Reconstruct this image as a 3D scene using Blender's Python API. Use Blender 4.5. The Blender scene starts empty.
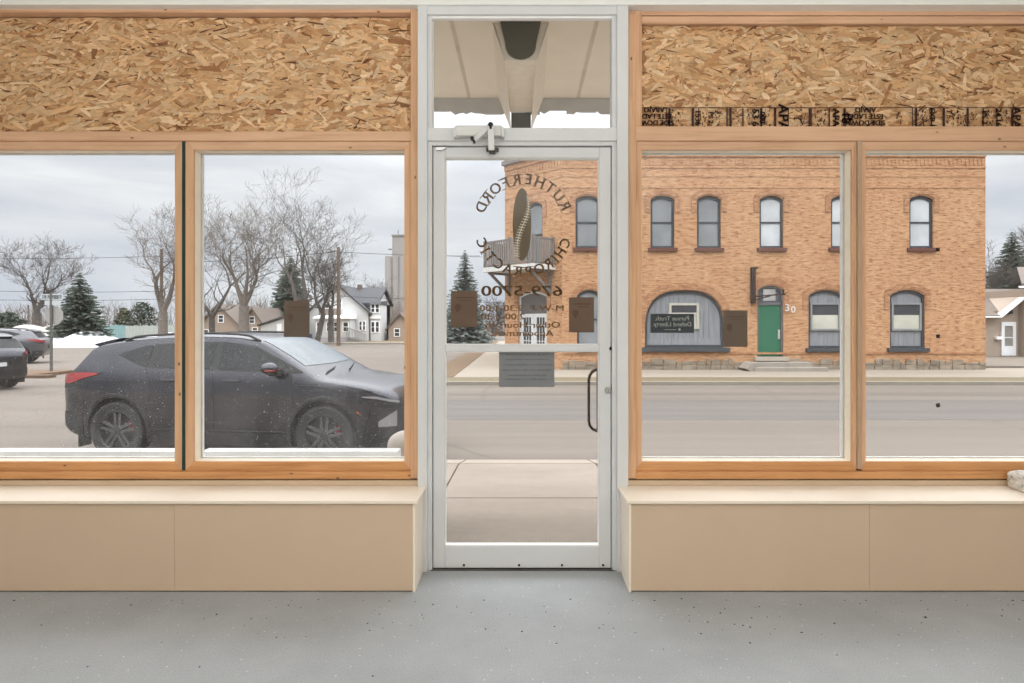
import bpy, bmesh, math, random
from mathutils import Matrix, Vector
R = math.radians
COL = bpy.context.scene.collection
F, CX, CY, H = 600.0, 522.0, 323.0, 1.24       # focal length in px, vanishing point, eye height

def PX(px, Y): return (px - CX) * Y / F
def PZ(py, Y): return H - (py - CY) * Y / F

# ------------------------------------------------------------------ mesh helper
class MB:
    def __init__(s, M=None):
        s.v = []; s.f = []; s.c = []; s.M = M
    def add(s, vs, fs, col=None):
        n = len(s.v)
        if s.M is not None: vs = [s.M @ Vector(p) for p in vs]
        s.v += [tuple(p) for p in vs]
        s.f += [tuple(i + n for i in f) for f in fs]
        s.c += [col] * len(fs)
    def box(s, x0, x1, y0, y1, z0, z1, col=None):
        vs = [(x, y, z) for z in (z0, z1) for y in (y0, y1) for x in (x0, x1)]
        s.add(vs, [(0, 2, 3, 1), (4, 5, 7, 6), (0, 1, 5, 4), (2, 6, 7, 3), (0, 4, 6, 2), (1, 3, 7, 5)], col)
    def prism(s, poly, a, b, axis='y', col=None):
        n = len(poly)
        def p(q, t):
            return {'y': (q[0], t, q[1]), 'x': (t, q[0], q[1]), 'z': (q[0], q[1], t)}[axis]
        vs = [p(q, a) for q in poly] + [p(q, b) for q in poly]
        fs = [tuple(range(n))[::-1], tuple(range(n, 2 * n))]
        fs += [(i, (i + 1) % n, n + (i + 1) % n, n + i) for i in range(n)]
        s.add(vs, fs, col)
    def ring(s, outer, inner, a, b, axis='y'):
        n = len(outer)
        def p(q, t):
            return {'y': (q[0], t, q[1]), 'x': (t, q[0], q[1]), 'z': (q[0], q[1], t)}[axis]
        vs = [p(q, t) for t in (a, b) for L in (outer, inner) for q in L]
        fs = []
        for i in range(n):
            j = (i + 1) % n
            fs += [(i, j, n + j, n + i), (2*n + i, 3*n + i, 3*n + j, 2*n + j),
                   (i, 2*n + i, 2*n + j, j), (n + i, n + j, 3*n + j, 3*n + i)]
        s.add(vs, fs)
    def tube(s, pts, r, n=6, caps=True, col=None):
        pts = [Vector(p) for p in pts]
        rs = r if isinstance(r, (list, tuple)) else [r] * len(pts)
        vs = []; fs = []
        up = None
        for i, p in enumerate(pts):
            d = (pts[min(i + 1, len(pts) - 1)] - pts[max(i - 1, 0)]).normalized()
            if up is None:
                up = Vector((0, 0, 1)) if abs(d.z) < .9 else Vector((1, 0, 0))
            a = d.cross(up)
            if a.length < 1e-4: a = d.cross(Vector((.3, 1, .2)))
            a.normalize(); b = a.cross(d).normalized(); up = b
            for k in range(n):
                t = 2 * math.pi * k / n
                vs.append(p + (a * math.cos(t) + b * math.sin(t)) * rs[i])
        for i in range(len(pts) - 1):
            for k in range(n):
                k2 = (k + 1) % n
                fs.append((i*n + k, i*n + k2, (i+1)*n + k2, (i+1)*n + k))
        if caps:
            fs.append(tuple(range(n))[::-1]); fs.append(tuple((len(pts)-1)*n + k for k in range(n)))
        s.add(vs, fs, col)
    def lathe(s, prof, c=(0, 0, 0), axis='z', n=24, closed=False):
        vs = []; fs = []; m = len(prof)
        for k in range(n):
            t = 2 * math.pi * k / n; ca, sa = math.cos(t), math.sin(t)
            for r, h in prof:
                q = {'z': (r*ca, r*sa, h), 'y': (r*ca, h, r*sa), 'x': (h, r*ca, r*sa)}[axis]
                vs.append((c[0] + q[0], c[1] + q[1], c[2] + q[2]))
        mm = m if closed else m - 1
        for k in range(n):
            k2 = (k + 1) % n
            for i in range(mm):
                i2 = (i + 1) % m
                fs.append((k*m + i, k*m + i2, k2*m + i2, k2*m + i))
        s.add(vs, fs)
    def build(s, name, mat, parent=None, smooth=False, bevel=0, local=False, sharp=35, seg=2):
        me = bpy.data.meshes.new(name)
        me.from_pydata(s.v, [], s.f); me.validate()
        bm = bmesh.new(); bm.from_mesh(me)
        bmesh.ops.remove_doubles(bm, verts=bm.verts, dist=1e-6)
        bmesh.ops.recalc_face_normals(bm, faces=bm.faces)
        bm.to_mesh(me); bm.free()
        if any(c is not None for c in s.c) and len(me.polygons) == len(s.c):
            at = me.color_attributes.new('Col', 'FLOAT_COLOR', 'CORNER')
            for p in me.polygons:
                c = s.c[p.index] or (.5, .5, .5)
                for li in p.loop_indices: at.data[li].color = (*c, 1)
        if smooth:
            for p in me.polygons: p.use_smooth = True
            me.set_sharp_from_angle(angle=R(sharp))
        if mat: me.materials.append(mat)
        o = bpy.data.objects.new(name, me); COL.objects.link(o)
        if bevel:
            b = o.modifiers.new('bevel', 'BEVEL'); b.width = bevel; b.segments = seg; b.limit_method = 'ANGLE'; b.angle_limit = R(40)
        if parent is not None: setp(o, parent, local)
        return o

def wm(o):
    m = o.matrix_basis.copy()
    return wm(o.parent) @ o.matrix_parent_inverse @ m if o.parent else m
def setp(o, p, local=False):
    o.parent = p
    if not local: o.matrix_parent_inverse = wm(p).inverted()
def tag(o, label, cat, group=None, kind=None):
    o['label'] = label; o['category'] = cat
    if group: o['group'] = group
    if kind: o['kind'] = kind
    return o
def thing(name, label, cat, loc=(0, 0, 0), rz=0, group=None, kind=None):
    o = bpy.data.objects.new(name, None); COL.objects.link(o)
    o.empty_display_size = .1
    o.location = loc; o.rotation_euler = (0, 0, rz)
    return tag(o, label, cat, group, kind)
def struct(name, label, cat):
    o = thing(name, label, cat, kind='structure'); return o
def copy_tree(o, parent=None):
    c = o.copy(); COL.objects.link(c)
    if parent is not None:
        c.parent = parent; c.matrix_parent_inverse = o.matrix_parent_inverse.copy()
    for ch in list(o.children): copy_tree(ch, c)
    return c
def px_box(mb, x0, x1, y0, y1, Y0, Y1, Yref=None):
    """box whose front face (depth Y0) covers the given picture rectangle"""
    q = Yref or Y0
    mb.box(PX(x0, q), PX(x1, q), Y0, Y1, PZ(y1, q), PZ(y0, q))

# ------------------------------------------------------------------ materials
ALB = 1.0
def lin(c):
    return tuple(ALB * ((x/255)/12.92 if x/255 <= .04045 else ((x/255 + .055)/1.055)**2.4) for x in c)
def base(name):
    m = bpy.data.materials.new(name); m.use_nodes = True
    nt = m.node_tree; b = nt.nodes['Principled BSDF']
    return m, nt, b
def N(nt, t, **kw):
    n = nt.nodes.new(t)
    for k, v in kw.items():
        if k.startswith('i_'):
            key = k[2:].replace('_', ' ')
            n.inputs[key].default_value = v
        else: setattr(n, k, v)
    return n
def coords(nt, scale=(1, 1, 1), rot=(0, 0, 0), src='Object'):
    tc = N(nt, 'ShaderNodeTexCoord'); mp = N(nt, 'ShaderNodeMapping')
    mp.inputs['Scale'].default_value = scale; mp.inputs['Rotation'].default_value = rot
    nt.links.new(tc.outputs[src], mp.inputs['Vector'])
    return mp.outputs['Vector']
def ramp(nt, fac, stops):
    r = N(nt, 'ShaderNodeValToRGB')
    e = r.color_ramp.elements
    while len(e) < len(stops): e.new(.5)
    for i, (p, c) in enumerate(stops):
        e[i].position = p; e[i].color = (*c, 1) if len(c) == 3 else c
    nt.links.new(fac, r.inputs['Fac'])
    return r.outputs['Color']
def mixc(nt, fac, a, b, mode='MIX'):
    n = N(nt, 'ShaderNodeMix', data_type='RGBA', blend_type=mode)
    for sock, v in ((n.inputs[0], fac), (n.inputs[6], a), (n.inputs[7], b)):
        if isinstance(v, (int, float)): sock.default_value = v
        elif isinstance(v, tuple): sock.default_value = (*v, 1)
        else: nt.links.new(v, sock)
    return n.outputs[2]
def scl(c, k): return tuple(min(1, x * k) for x in c)
def mk(name, rgb, rough=.6, metal=0, var=.1, scale=6, stretch=(1, 1, 1), bump=0, detail=5, spec=.35, coat=0):
    m, nt, b = base(name); c = lin(rgb)
    v = coords(nt, tuple(scale * s for s in stretch))
    n = N(nt, 'ShaderNodeTexNoise', i_Scale=1.0, i_Detail=detail, i_Roughness=.6)
    nt.links.new(v, n.inputs['Vector'])
    col = ramp(nt, n.outputs['Fac'], [(.3, scl(c, 1 - var)), (.7, scl(c, 1 + var))])
    nt.links.new(col, b.inputs['Base Color'])
    b.inputs['Roughness'].default_value = rough; b.inputs['Metallic'].default_value = metal
    b.inputs['Specular IOR Level'].default_value = spec
    if coat: b.inputs['Coat Weight'].default_value = coat
    if bump:
        bp = N(nt, 'ShaderNodeBump', i_Strength=bump, i_Distance=.01)
        nt.links.new(n.outputs['Fac'], bp.inputs['Height']); nt.links.new(bp.outputs['Normal'], b.inputs['Normal'])
    return m

def wood(name, rgb, dark, axis, grain=1.0):
    m, nt, b = base(name); c, d = lin(rgb), lin(dark)
    st = {'x': (1.2, 30, 30), 'z': (30, 30, 1.2), 'y': (30, 1.2, 30)}[axis]
    v = coords(nt, st)
    n = N(nt, 'ShaderNodeTexNoise', i_Scale=1.6, i_Detail=6, i_Roughness=.6, i_Distortion=.6)
    nt.links.new(v, n.inputs['Vector'])
    n2 = N(nt, 'ShaderNodeTexNoise', i_Scale=1.3, i_Detail=2); nt.links.new(coords(nt, (2, 2, 2)), n2.inputs['Vector'])
    col = ramp(nt, n.outputs['Fac'], [(.28, d), (.5, c), (.75, scl(c, 1.12))])
    col = mixc(nt, .22, col, ramp(nt, n2.outputs['Fac'], [(.35, d), (.65, scl(c, 1.15))]))
    kst = {'x': (.55, 1, 1), 'z': (1, 1, .55), 'y': (1, .55, 1)}[axis]
    vo = N(nt, 'ShaderNodeTexVoronoi', i_Scale=13.0); nt.links.new(coords(nt, kst), vo.inputs['Vector'])
    k = ramp(nt, vo.outputs['Distance'], [(.04, (1, 1, 1)), (.085, (0, 0, 0))])
    col = mixc(nt, k, col, scl(d, .3))
    nt.links.new(col, b.inputs['Base Color']); b.inputs['Roughness'].default_value = .55
    b.inputs['Specular IOR Level'].default_value = .3
    return m

def glass(name, dirt=.0, low=None, tint=(.97, .98, .98)):
    """thin pane: see-through with a weak mirror coat and a film of dust and specks"""
    m, nt, b = base(name); nt.nodes.remove(b)
    out = nt.nodes['Material Output']
    tr = N(nt, 'ShaderNodeBsdfTransparent'); tr.inputs['Color'].default_value = (*tint, 1)
    gl = N(nt, 'ShaderNodeBsdfGlossy'); gl.inputs['Roughness'].default_value = .01
    lw = N(nt, 'ShaderNodeLayerWeight'); lw.inputs['Blend'].default_value = .5
    pw = N(nt, 'ShaderNodeMath', operation='POWER'); pw.inputs[1].default_value = 5; nt.links.new(lw.outputs['Facing'], pw.inputs[0])
    fr = N(nt, 'ShaderNodeMath', operation='MULTIPLY_ADD'); fr.inputs[1].default_value = .6; fr.inputs[2].default_value = .018; nt.links.new(pw.outputs[0], fr.inputs[0])
    m1 = N(nt, 'ShaderNodeMixShader'); nt.links.new(fr.outputs[0], m1.inputs[0])
    nt.links.new(tr.outputs[0], m1.inputs[1]); nt.links.new(gl.outputs[0], m1.inputs[2])
    res = m1.outputs[0]
    if dirt:
        df = N(nt, 'ShaderNodeBsdfDiffuse'); df.inputs['Color'].default_value = (.62, .62, .62, 1)
        tl = N(nt, 'ShaderNodeBsdfTranslucent'); tl.inputs['Color'].default_value = (.62, .62, .62, 1)
        dm = N(nt, 'ShaderNodeMixShader'); dm.inputs[0].default_value = .5
        nt.links.new(df.outputs[0], dm.inputs[1]); nt.links.new(tl.outputs[0], dm.inputs[2])
        n = N(nt, 'ShaderNodeTexNoise', i_Scale=3.5, i_Detail=8, i_Roughness=.62); nt.links.new(coords(nt, (1, 1, .45)), n.inputs['Vector'])
        film = ramp(nt, n.outputs['Fac'], [(.38, (.12, .12, .12)), (.78, (.6, .6, .6))])
        vo = N(nt, 'ShaderNodeTexVoronoi', i_Scale=34.0); nt.links.new(coords(nt), vo.inputs['Vector'])
        sp = ramp(nt, vo.outputs['Distance'], [(.07, (1, 1, 1)), (.10, (0, 0, 0))])
        sc_ = N(nt, 'ShaderNodeSeparateColor'); nt.links.new(vo.outputs['Color'], sc_.inputs[0])
        sp = mixc(nt, 1.0, sp, ramp(nt, sc_.outputs[0], [(.60, (0, 0, 0)), (.62, (3, 3, 3))]), 'MULTIPLY')
        fm = mixc(nt, .25, film, sp, 'ADD')
        mu = N(nt, 'ShaderNodeMath', operation='MULTIPLY'); mu.inputs[1].default_value = dirt
        nt.links.new(fm, mu.inputs[0]); fac = mu.outputs[0]
        if low is not None:                        # splash dirt is thick low on the pane and thins out upwards
            tc = N(nt, 'ShaderNodeTexCoord'); sx = N(nt, 'ShaderNodeSeparateXYZ'); nt.links.new(tc.outputs['Object'], sx.inputs[0])
            mr = N(nt, 'ShaderNodeMapRange'); mr.inputs[1].default_value = low[0]; mr.inputs[2].default_value = low[1]
            mr.inputs[3].default_value = 1; mr.inputs[4].default_value = .12
            nt.links.new(sx.outputs['Z'], mr.inputs[0])
            mu2 = N(nt, 'ShaderNodeMath', operation='MULTIPLY'); nt.links.new(fac, mu2.inputs[0]); nt.links.new(mr.outputs[0], mu2.inputs[1]); fac = mu2.outputs[0]
        m2 = N(nt, 'ShaderNodeMixShader'); nt.links.new(fac, m2.inputs[0])
        nt.links.new(res, m2.inputs[1]); nt.links.new(dm.outputs[0], m2.inputs[2]); res = m2.outputs[0]
    nt.links.new(res, out.inputs['Surface'])
    return m

def brick(name, c1, c2, mortar, w=.215, h=.072):
    m, nt, b = base(name)
    tc = N(nt, 'ShaderNodeTexCoord'); sx = N(nt, 'ShaderNodeSeparateXYZ'); cb = N(nt, 'ShaderNodeCombineXYZ')
    nt.links.new(tc.outputs['Object'], sx.inputs[0]); nt.links.new(sx.outputs['X'], cb.inputs['X']); nt.links.new(sx.outputs['Z'], cb.inputs['Y'])
    br = N(nt, 'ShaderNodeTexBrick', i_Scale=1.0, i_Brick_Width=w, i_Row_Height=h, i_Mortar_Size=.007, i_Bias=-.25)
    br.inputs['Color1'].default_value = (*lin(c1), 1); br.inputs['Color2'].default_value = (*lin(c2), 1)
    br.inputs['Mortar'].default_value = (*lin(mortar), 1)
    nt.links.new(cb.outputs[0], br.inputs['Vector'])
    n = N(nt, 'ShaderNodeTexNoise', i_Scale=.45, i_Detail=6); nt.links.new(cb.outputs[0], n.inputs['Vector'])
    col = mixc(nt, .22, br.outputs['Color'], ramp(nt, n.outputs['Fac'], [(.35, lin((182, 128, 92))), (.65, lin((222, 182, 138)))]), 'MIX')
    n3 = N(nt, 'ShaderNodeTexNoise', i_Scale=1.0, i_Detail=4, i_Roughness=.7)
    mp = N(nt, 'ShaderNodeMapping'); mp.inputs['Scale'].default_value = (3.6, 15, 1); nt.links.new(cb.outputs[0], mp.inputs['Vector']); nt.links.new(mp.outputs[0], n3.inputs['Vector'])
    col = mixc(nt, ramp(nt, n3.outputs['Fac'], [(.50, (0, 0, 0)), (.66, (.92, .92, .92))]), col, lin((140, 88, 60)))
    n4 = N(nt, 'ShaderNodeTexNoise', i_Scale=1.0, i_Detail=3); mp4 = N(nt, 'ShaderNodeMapping'); mp4.inputs['Scale'].default_value = (3.1, 13, 1); mp4.inputs['Location'].default_value = (7, 3, 0); nt.links.new(cb.outputs[0], mp4.inputs['Vector']); nt.links.new(mp4.outputs[0], n4.inputs['Vector'])
    col = mixc(nt, ramp(nt, n4.outputs['Fac'], [(.54, (0, 0, 0)), (.7, (.7, .7, .7))]), col, lin((226, 188, 146)))
    nt.links.new(col, b.inputs['Base Color']); b.inputs['Roughness'].default_value = .85
    b.inputs['Specular IOR Level'].default_value = .2
    return m

def attr_mat(name, rough=.6):
    m, nt, b = base(name)
    a = N(nt, 'ShaderNodeAttribute', attribute_name='Col')
    n = N(nt, 'ShaderNodeTexNoise', i_Scale=1.0, i_Detail=4); nt.links.new(coords(nt, (30, 30, 90)), n.inputs['Vector'])
    col = mixc(nt, .35, a.outputs['Color'], ramp(nt, n.outputs['Fac'], [(.3, (.45, .45, .45)), (.7, (1, 1, 1))]), 'MULTIPLY')
    nt.links.new(col, b.inputs['Base Color']); b.inputs['Roughness'].default_value = rough
    b.inputs['Specular IOR Level'].default_value = .25
    return m

WX = wood('pine_along_x', (222, 182, 150), (196, 150, 116), 'x')
WZ = wood('pine_along_z', (220, 178, 142), (192, 144, 108), 'z')
SX = wood('stained_sill_x', (214, 160, 110), (176, 118, 70), 'x')
WHITE = mk('white_paint_metal', (220, 222, 224), .45, var=.03, scale=3)
WHITE2 = mk('white_stop', (250, 250, 249), .6, var=.05, scale=9)
WOOD_LIT = mk('lit_reveal_wood', (252, 238, 220), .6, var=.06, scale=12)  # reveal wood paled to carry the light falling on it
DARK = mk('dark_gap', (28, 26, 24), .8, var=.2)
GREEN = mk('dark_green_foam', (34, 62, 60), .7, var=.2, scale=20)
BEIGE = mk('beige_paint', (209, 186, 161), .55, var=.025, scale=2.5)
BEIGE_LIT = mk('daylit_ledge_beige', (244, 232, 216), .5, var=.03, scale=3)  # beige lightened, daylight on ledge top and end put into the colour
BRONZE = mk('dark_bronze', (62, 48, 38), .35, metal=.7, var=.1)
STEEL = mk('lock_steel', (196, 196, 194), .3, metal=.8, var=.05)
BLACK = mk('black_plastic', (24, 24, 25), .5, var=.15)
GREY = mk('grey_paint', (118, 120, 124), .6, var=.06)

# ------------------------------------------------------------------ one mesh per separate piece
def pieces_of(o):
    me = o.data; nv = len(me.vertices); par = list(range(nv))
    def find(a):
        while par[a] != a: par[a] = par[par[a]]; a = par[a]
        return a
    for e in me.edges:
        a, b = find(e.vertices[0]), find(e.vertices[1])
        if a != b: par[a] = b
    isl = {}
    for i in range(nv): isl.setdefault(find(i), []).append(i)
    L = list(isl.values())
    if not 1 < len(L) <= 400: return None
    bx = []
    for v in L:
        P = [me.vertices[i].co for i in v]
        lo = [min(p[k] for p in P) for k in range(3)]; hi = [max(p[k] for p in P) for k in range(3)]
        bx.append((lo, hi, max(h - l for l, h in zip(lo, hi))))
    q = list(range(len(L)))
    def fq(a):
        while q[a] != a: a = q[a]
        return a
    for i in range(len(L)):
        for j in range(i):
            g = math.sqrt(sum(max(0, bx[i][0][k] - bx[j][1][k], bx[j][0][k] - bx[i][1][k])**2 for k in range(3)))
            if g <= max(.02, .5 * max(bx[i][2], bx[j][2])): q[fq(i)] = fq(j)
    out = {}
    for i in range(len(L)): out.setdefault(fq(i), []).extend(L[i])
    return list(out.values()) if 1 < len(out) <= 60 else None
def split_pieces(o):
    got = pieces_of(o)
    if not got: return
    kids = list(o.children); new = []
    for vs in got:
        s = set(vs); bm = bmesh.new(); bm.from_mesh(o.data); bm.verts.ensure_lookup_table()
        bmesh.ops.delete(bm, geom=[v for v in bm.verts if v.index not in s], context='VERTS')
        me = bpy.data.meshes.new(o.data.name); bm.to_mesh(me); bm.free()
        for m_ in o.data.materials: me.materials.append(m_)
        c = o.copy(); c.data = me; COL.objects.link(c); new.append(c)
    cen = lambda x: sum((v.co for v in x.data.vertices), Vector()) / max(1, len(x.data.vertices))
    for k in kids:
        k.parent = min(new, key=lambda c: (cen(c) - cen(k)).length)
    nm = o.name; bpy.data.objects.remove(o)
    new[0].name = nm.split('.')[0]
SKIP = ('stamp', 'lettering', 'print', 'foliage', 'twigs', 'screw', 'spoke', 'board', 'boarding', 'picket')
def split_tree(root):
    for _ in range(2):
        for o in list(root.children_recursive):
            try: o.name
            except ReferenceError: continue
            if o.type == 'MESH' and not any(k in o.name for k in SKIP) and 'kind' not in o: split_pieces(o)
# =================================================================== room and shop front
YD = 3.03
rnd = random.Random(5)
# ---- floor, ceiling and walls of the room
def floor_mat():
    m, nt, b = base('grey_painted_concrete')
    n = N(nt, 'ShaderNodeTexNoise', i_Scale=160.0, i_Detail=3, i_Roughness=.7); nt.links.new(coords(nt), n.inputs['Vector'])
    n2 = N(nt, 'ShaderNodeTexNoise', i_Scale=2.2, i_Detail=6, i_Roughness=.65); nt.links.new(coords(nt), n2.inputs['Vector'])
    a = ramp(nt, n.outputs['Fac'], [(.3, lin((140, 144, 148))), (.7, lin((184, 188, 192)))])
    a = mixc(nt, .45, a, ramp(nt, n2.outputs['Fac'], [(.3, lin((148, 152, 156))), (.7, lin((182, 186, 190)))]))
    vo = N(nt, 'ShaderNodeTexVoronoi', i_Scale=26.0); nt.links.new(coords(nt), vo.inputs['Vector'])
    a = mixc(nt, ramp(nt, vo.outputs['Distance'], [(.05, (1, 1, 1)), (.09, (0, 0, 0))]), a, lin((224, 226, 226)))
    nt.links.new(a, b.inputs['Base Color']); b.inputs['Roughness'].default_value = .7
    bp = N(nt, 'ShaderNodeBump', i_Strength=.25, i_Distance=.003); nt.links.new(n.outputs['Fac'], bp.inputs['Height']); nt.links.new(bp.outputs[0], b.inputs['Normal'])
    return m
XL, XR, YB0, ZC = -2.92, 2.92, -5.0, 3.0
def setting(name, mb, mat, label, cat):
    return tag(mb.build(name, mat), label, cat, kind='structure')
m = MB(); m.box(XL, XR, YB0, YD + .1, -.12, 0); setting('floor', m, floor_mat(), 'speckled grey concrete floor of the empty shop', 'floor')
m = MB(); m.box(XL, XR, YB0, YD + .12, ZC, ZC + .12); setting('ceiling', m, mk('white_ceiling', (238, 238, 236), .8, var=.02), 'white ceiling of the empty shop', 'ceiling')
WALLM = mk('cream_wall', (226, 220, 208), .8, var=.02)
m = MB(); m.box(XL - .1, XL, YB0, YD + .12, -.12, ZC + .12); setting('wall_left', m, WALLM, 'cream side wall beside the street window', 'wall')
m = MB(); m.box(XR, XR + .1, YB0, YD + .12, -.12, ZC + .12); setting('wall_right', m, WALLM, 'cream side wall past the brick view window', 'wall')
m = MB(); m.box(XL - .1, XR + .1, YB0 - .1, YB0, -.12, ZC + .12); setting('wall_back', m, WALLM, 'cream wall at the rear of the shop', 'wall')
# front wall: low brick under the windows, lintel above, sheathing behind the boards
m = MB()
for a, b in ((XL, PX(417, YD)), (PX(629, YD), XR)):
    m.box(a, b, YD + .04, YD + .17, -.15, PZ(476, YD))
    m.box(a, b, YD + .085, YD + .17, PZ(134, YD), ZC + .3)
m.box(PX(417, YD), PX(629, YD), YD + .0, YD + .05, PZ(6, YD), ZC + .3)
setting('wall_front', m, mk('sheathing', (150, 130, 108), .8), 'low front wall and lintel around the shop windows', 'wall')

# ---- timber framing (fixed trim)
def trim(n, rects, mat, label, Y0=YD, d=.08):
    m = MB()
    for r in rects:
        y0 = r[4] if len(r) > 4 else Y0
        px_box(m, r[0], r[1], r[2], r[3], y0, YD + d, Yref=YD)
    return tag(m.build('trim_%d' % n, mat, bevel=.0025), label, 'trim', kind='structure')
trim(1, [(-52, 411, 5, 13.5)], WX, 'pine top plate above the plain strand board', YD - .012)
trim(2, [(411, 418, 5, 478)], WZ, 'pine upright between the car window and the white door frame', YD - .01)
trim(3, [(-52, 411, 131.5, 141)], WX, 'pine header under the plain strand board', YD - .004)
trim(4, [(-52, 411, 471, 478.5)], SX, 'orange pine sill under the two car windows', YD - .012)
trim(5, [(181.4, 184.6, 141, 470)], GREEN, 'dark green foam strip between the two car windows', YD + .003)
trim(6, [(628, 1092, 4, 9.5), (628, 1092, 9.5, 14.5, YD + .006)], WX, 'pine top plate above the stamped strand board', YD - .012)
trim(7, [(642, 1092, 15, 22.5)], WX, 'pine batten along the top of the stamped strand board', YD + .01)
trim(8, [(628, 635.5, 14.5, 478)], WZ, 'pine upright beside the white door frame on the brick view side', YD - .01)
trim(9, [(635.5, 642, 11, 131)], WZ, 'short pine stud at the edge of the stamped strand board', YD + .0)
trim(10, [(635.5, 1092, 126.5, 141)], WX, 'pine header under the stamped strand board', YD - .004)
trim(11, [(635.5, 1092, 471, 478.5)], SX, 'orange pine sill under the two brick view windows', YD - .012)
trim(12, [(857.2, 861.6, 140, 469)], mk('grey_batten', (186, 160, 136), .6, var=.06), 'greyish batten covering the joint of the two brick view windows', YD - .006)

m = MB(); m.box(XL, XR, 2.975, YD + .04, PZ(4.6, 2.975), ZC); tag(m.build('trim_14', mk('white_header_board', (240, 240, 238), .6, var=.02), bevel=.002), 'white header board running across above the pine and the door frame', 'trim', kind='structure')
# ---- four window units
G_CAR = glass('dusty_glass', .22, low=(.5, 1.3))
G_BRK = glass('clean_glass', .03)
def window(n, xo0, xo1, xi0, xi1, g, label, side='', wz=WZ):
    w = struct('window_%d' % n, label, 'window')
    o = [(PX(xo0, YD), PZ(471, YD)), (PX(xo1, YD), PZ(471, YD)), (PX(xo1, YD), PZ(141, YD)), (PX(xo0, YD), PZ(141, YD))]
    i = [(PX(xi0, YD), PZ(462, YD)), (PX(xi1, YD), PZ(462, YD)), (PX(xi1, YD), PZ(149.5, YD)), (PX(xi0, YD), PZ(149.5, YD))]
    for nm, a, b, mt in (('stile', 3, 0, wz), ('stile', 1, 2, wz), ('top_rail', 2, 3, WX), ('bottom_rail', 0, 1, SX)):
        m = MB(); m.prism([o[a], o[b], i[b], i[a]], YD + .006, YD + .020); m.build(nm, mt, w, bevel=.0015)
    # raw reveal, light put into its colour and splay, and the white outside stop
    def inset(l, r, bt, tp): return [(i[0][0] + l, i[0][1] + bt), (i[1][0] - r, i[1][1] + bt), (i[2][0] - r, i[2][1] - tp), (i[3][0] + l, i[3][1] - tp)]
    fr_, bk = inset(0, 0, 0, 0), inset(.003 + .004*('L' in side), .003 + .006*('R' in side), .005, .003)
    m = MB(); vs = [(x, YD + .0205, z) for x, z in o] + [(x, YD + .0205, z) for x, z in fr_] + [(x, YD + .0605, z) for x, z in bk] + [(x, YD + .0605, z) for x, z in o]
    m.add(vs, [(4*k + q, 4*k + (q+1) % 4, 4*((k+1) % 4) + (q+1) % 4, 4*((k+1) % 4) + q) for k in range(4) for q in range(4)]); m.build('reveal', WOOD_LIT, w)
    m = MB(); m.ring(o, inset(.006 + .006*('L' in side), .006 + .013*('R' in side), .010, .006), YD + .07, YD + .085)
    m.build('outer_stop', WHITE2, w)
    m = MB(); m.box(i[0][0] - .02, i[1][0] + .02, YD + .0625, YD + .067, i[0][1] - .02, i[2][1] + .02); m.build('glass', g, w)
    return w, i
w1, i1 = window(1, -52, 181.4, -44, 174, G_CAR, 'fixed pine framed window showing the rear of the dark car')
w2, i2 = window(2, 184.6, 411, 193, 404, G_CAR, 'fixed pine framed window showing the front of the dark car', 'L')
w3, i3 = window(3, 635.5, 857.2, 642, 852.5, G_BRK, 'fixed pine framed window showing the green door across the street', 'R')
w4, i4 = window(4, 861.6, 1092, 866.5, 1082, G_BRK, 'fixed pine framed window beside the concrete block showing the brick corner')
# white outside sill boards under the car windows
for ww, ii, x0, x1 in ((w1, i1, -40, 176), (w2, i2, 200, 397.5)):
    m = MB(); m.box(PX(x0, 3.16), PX(x1, 3.16), 3.16, 3.25, PZ(468, 3.16), PZ(451.5, 3.16)); m.build('outer_sill_board', WHITE2, ww, bevel=.004)

# splashed grit dried onto the street side of the two car windows
SPK = mk('dried_splash', (196, 196, 194), .8, var=.1)
for ww, ii, cnt, sd in ((w1, i1, 420, 1), (w2, i2, 620, 2)):
    r = random.Random(sd); m = MB(); x0, x1, z0, z1 = max(ii[0][0], -2.75), ii[1][0], ii[0][1], ii[2][1]
    for k in range(cnt):
        x = r.uniform(x0 + .02, x1 - .02); z = z0 + .02 + (z1 - z0 - .05) * min(1, abs(r.gauss(0, .26)) if r.random() < .9 else r.random()); q = r.uniform(.0008, .0019) * (1.5 if k % 17 == 0 else 1)
        m.prism([(x + q*math.cos(R(60*a)), z + q*math.sin(R(60*a))*r.uniform(.8, 1.3)) for a in range(6)], YD + .0672, YD + .0678)
    o = m.build('dust_specks', SPK, ww); o['kind'] = 'stuff'

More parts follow.
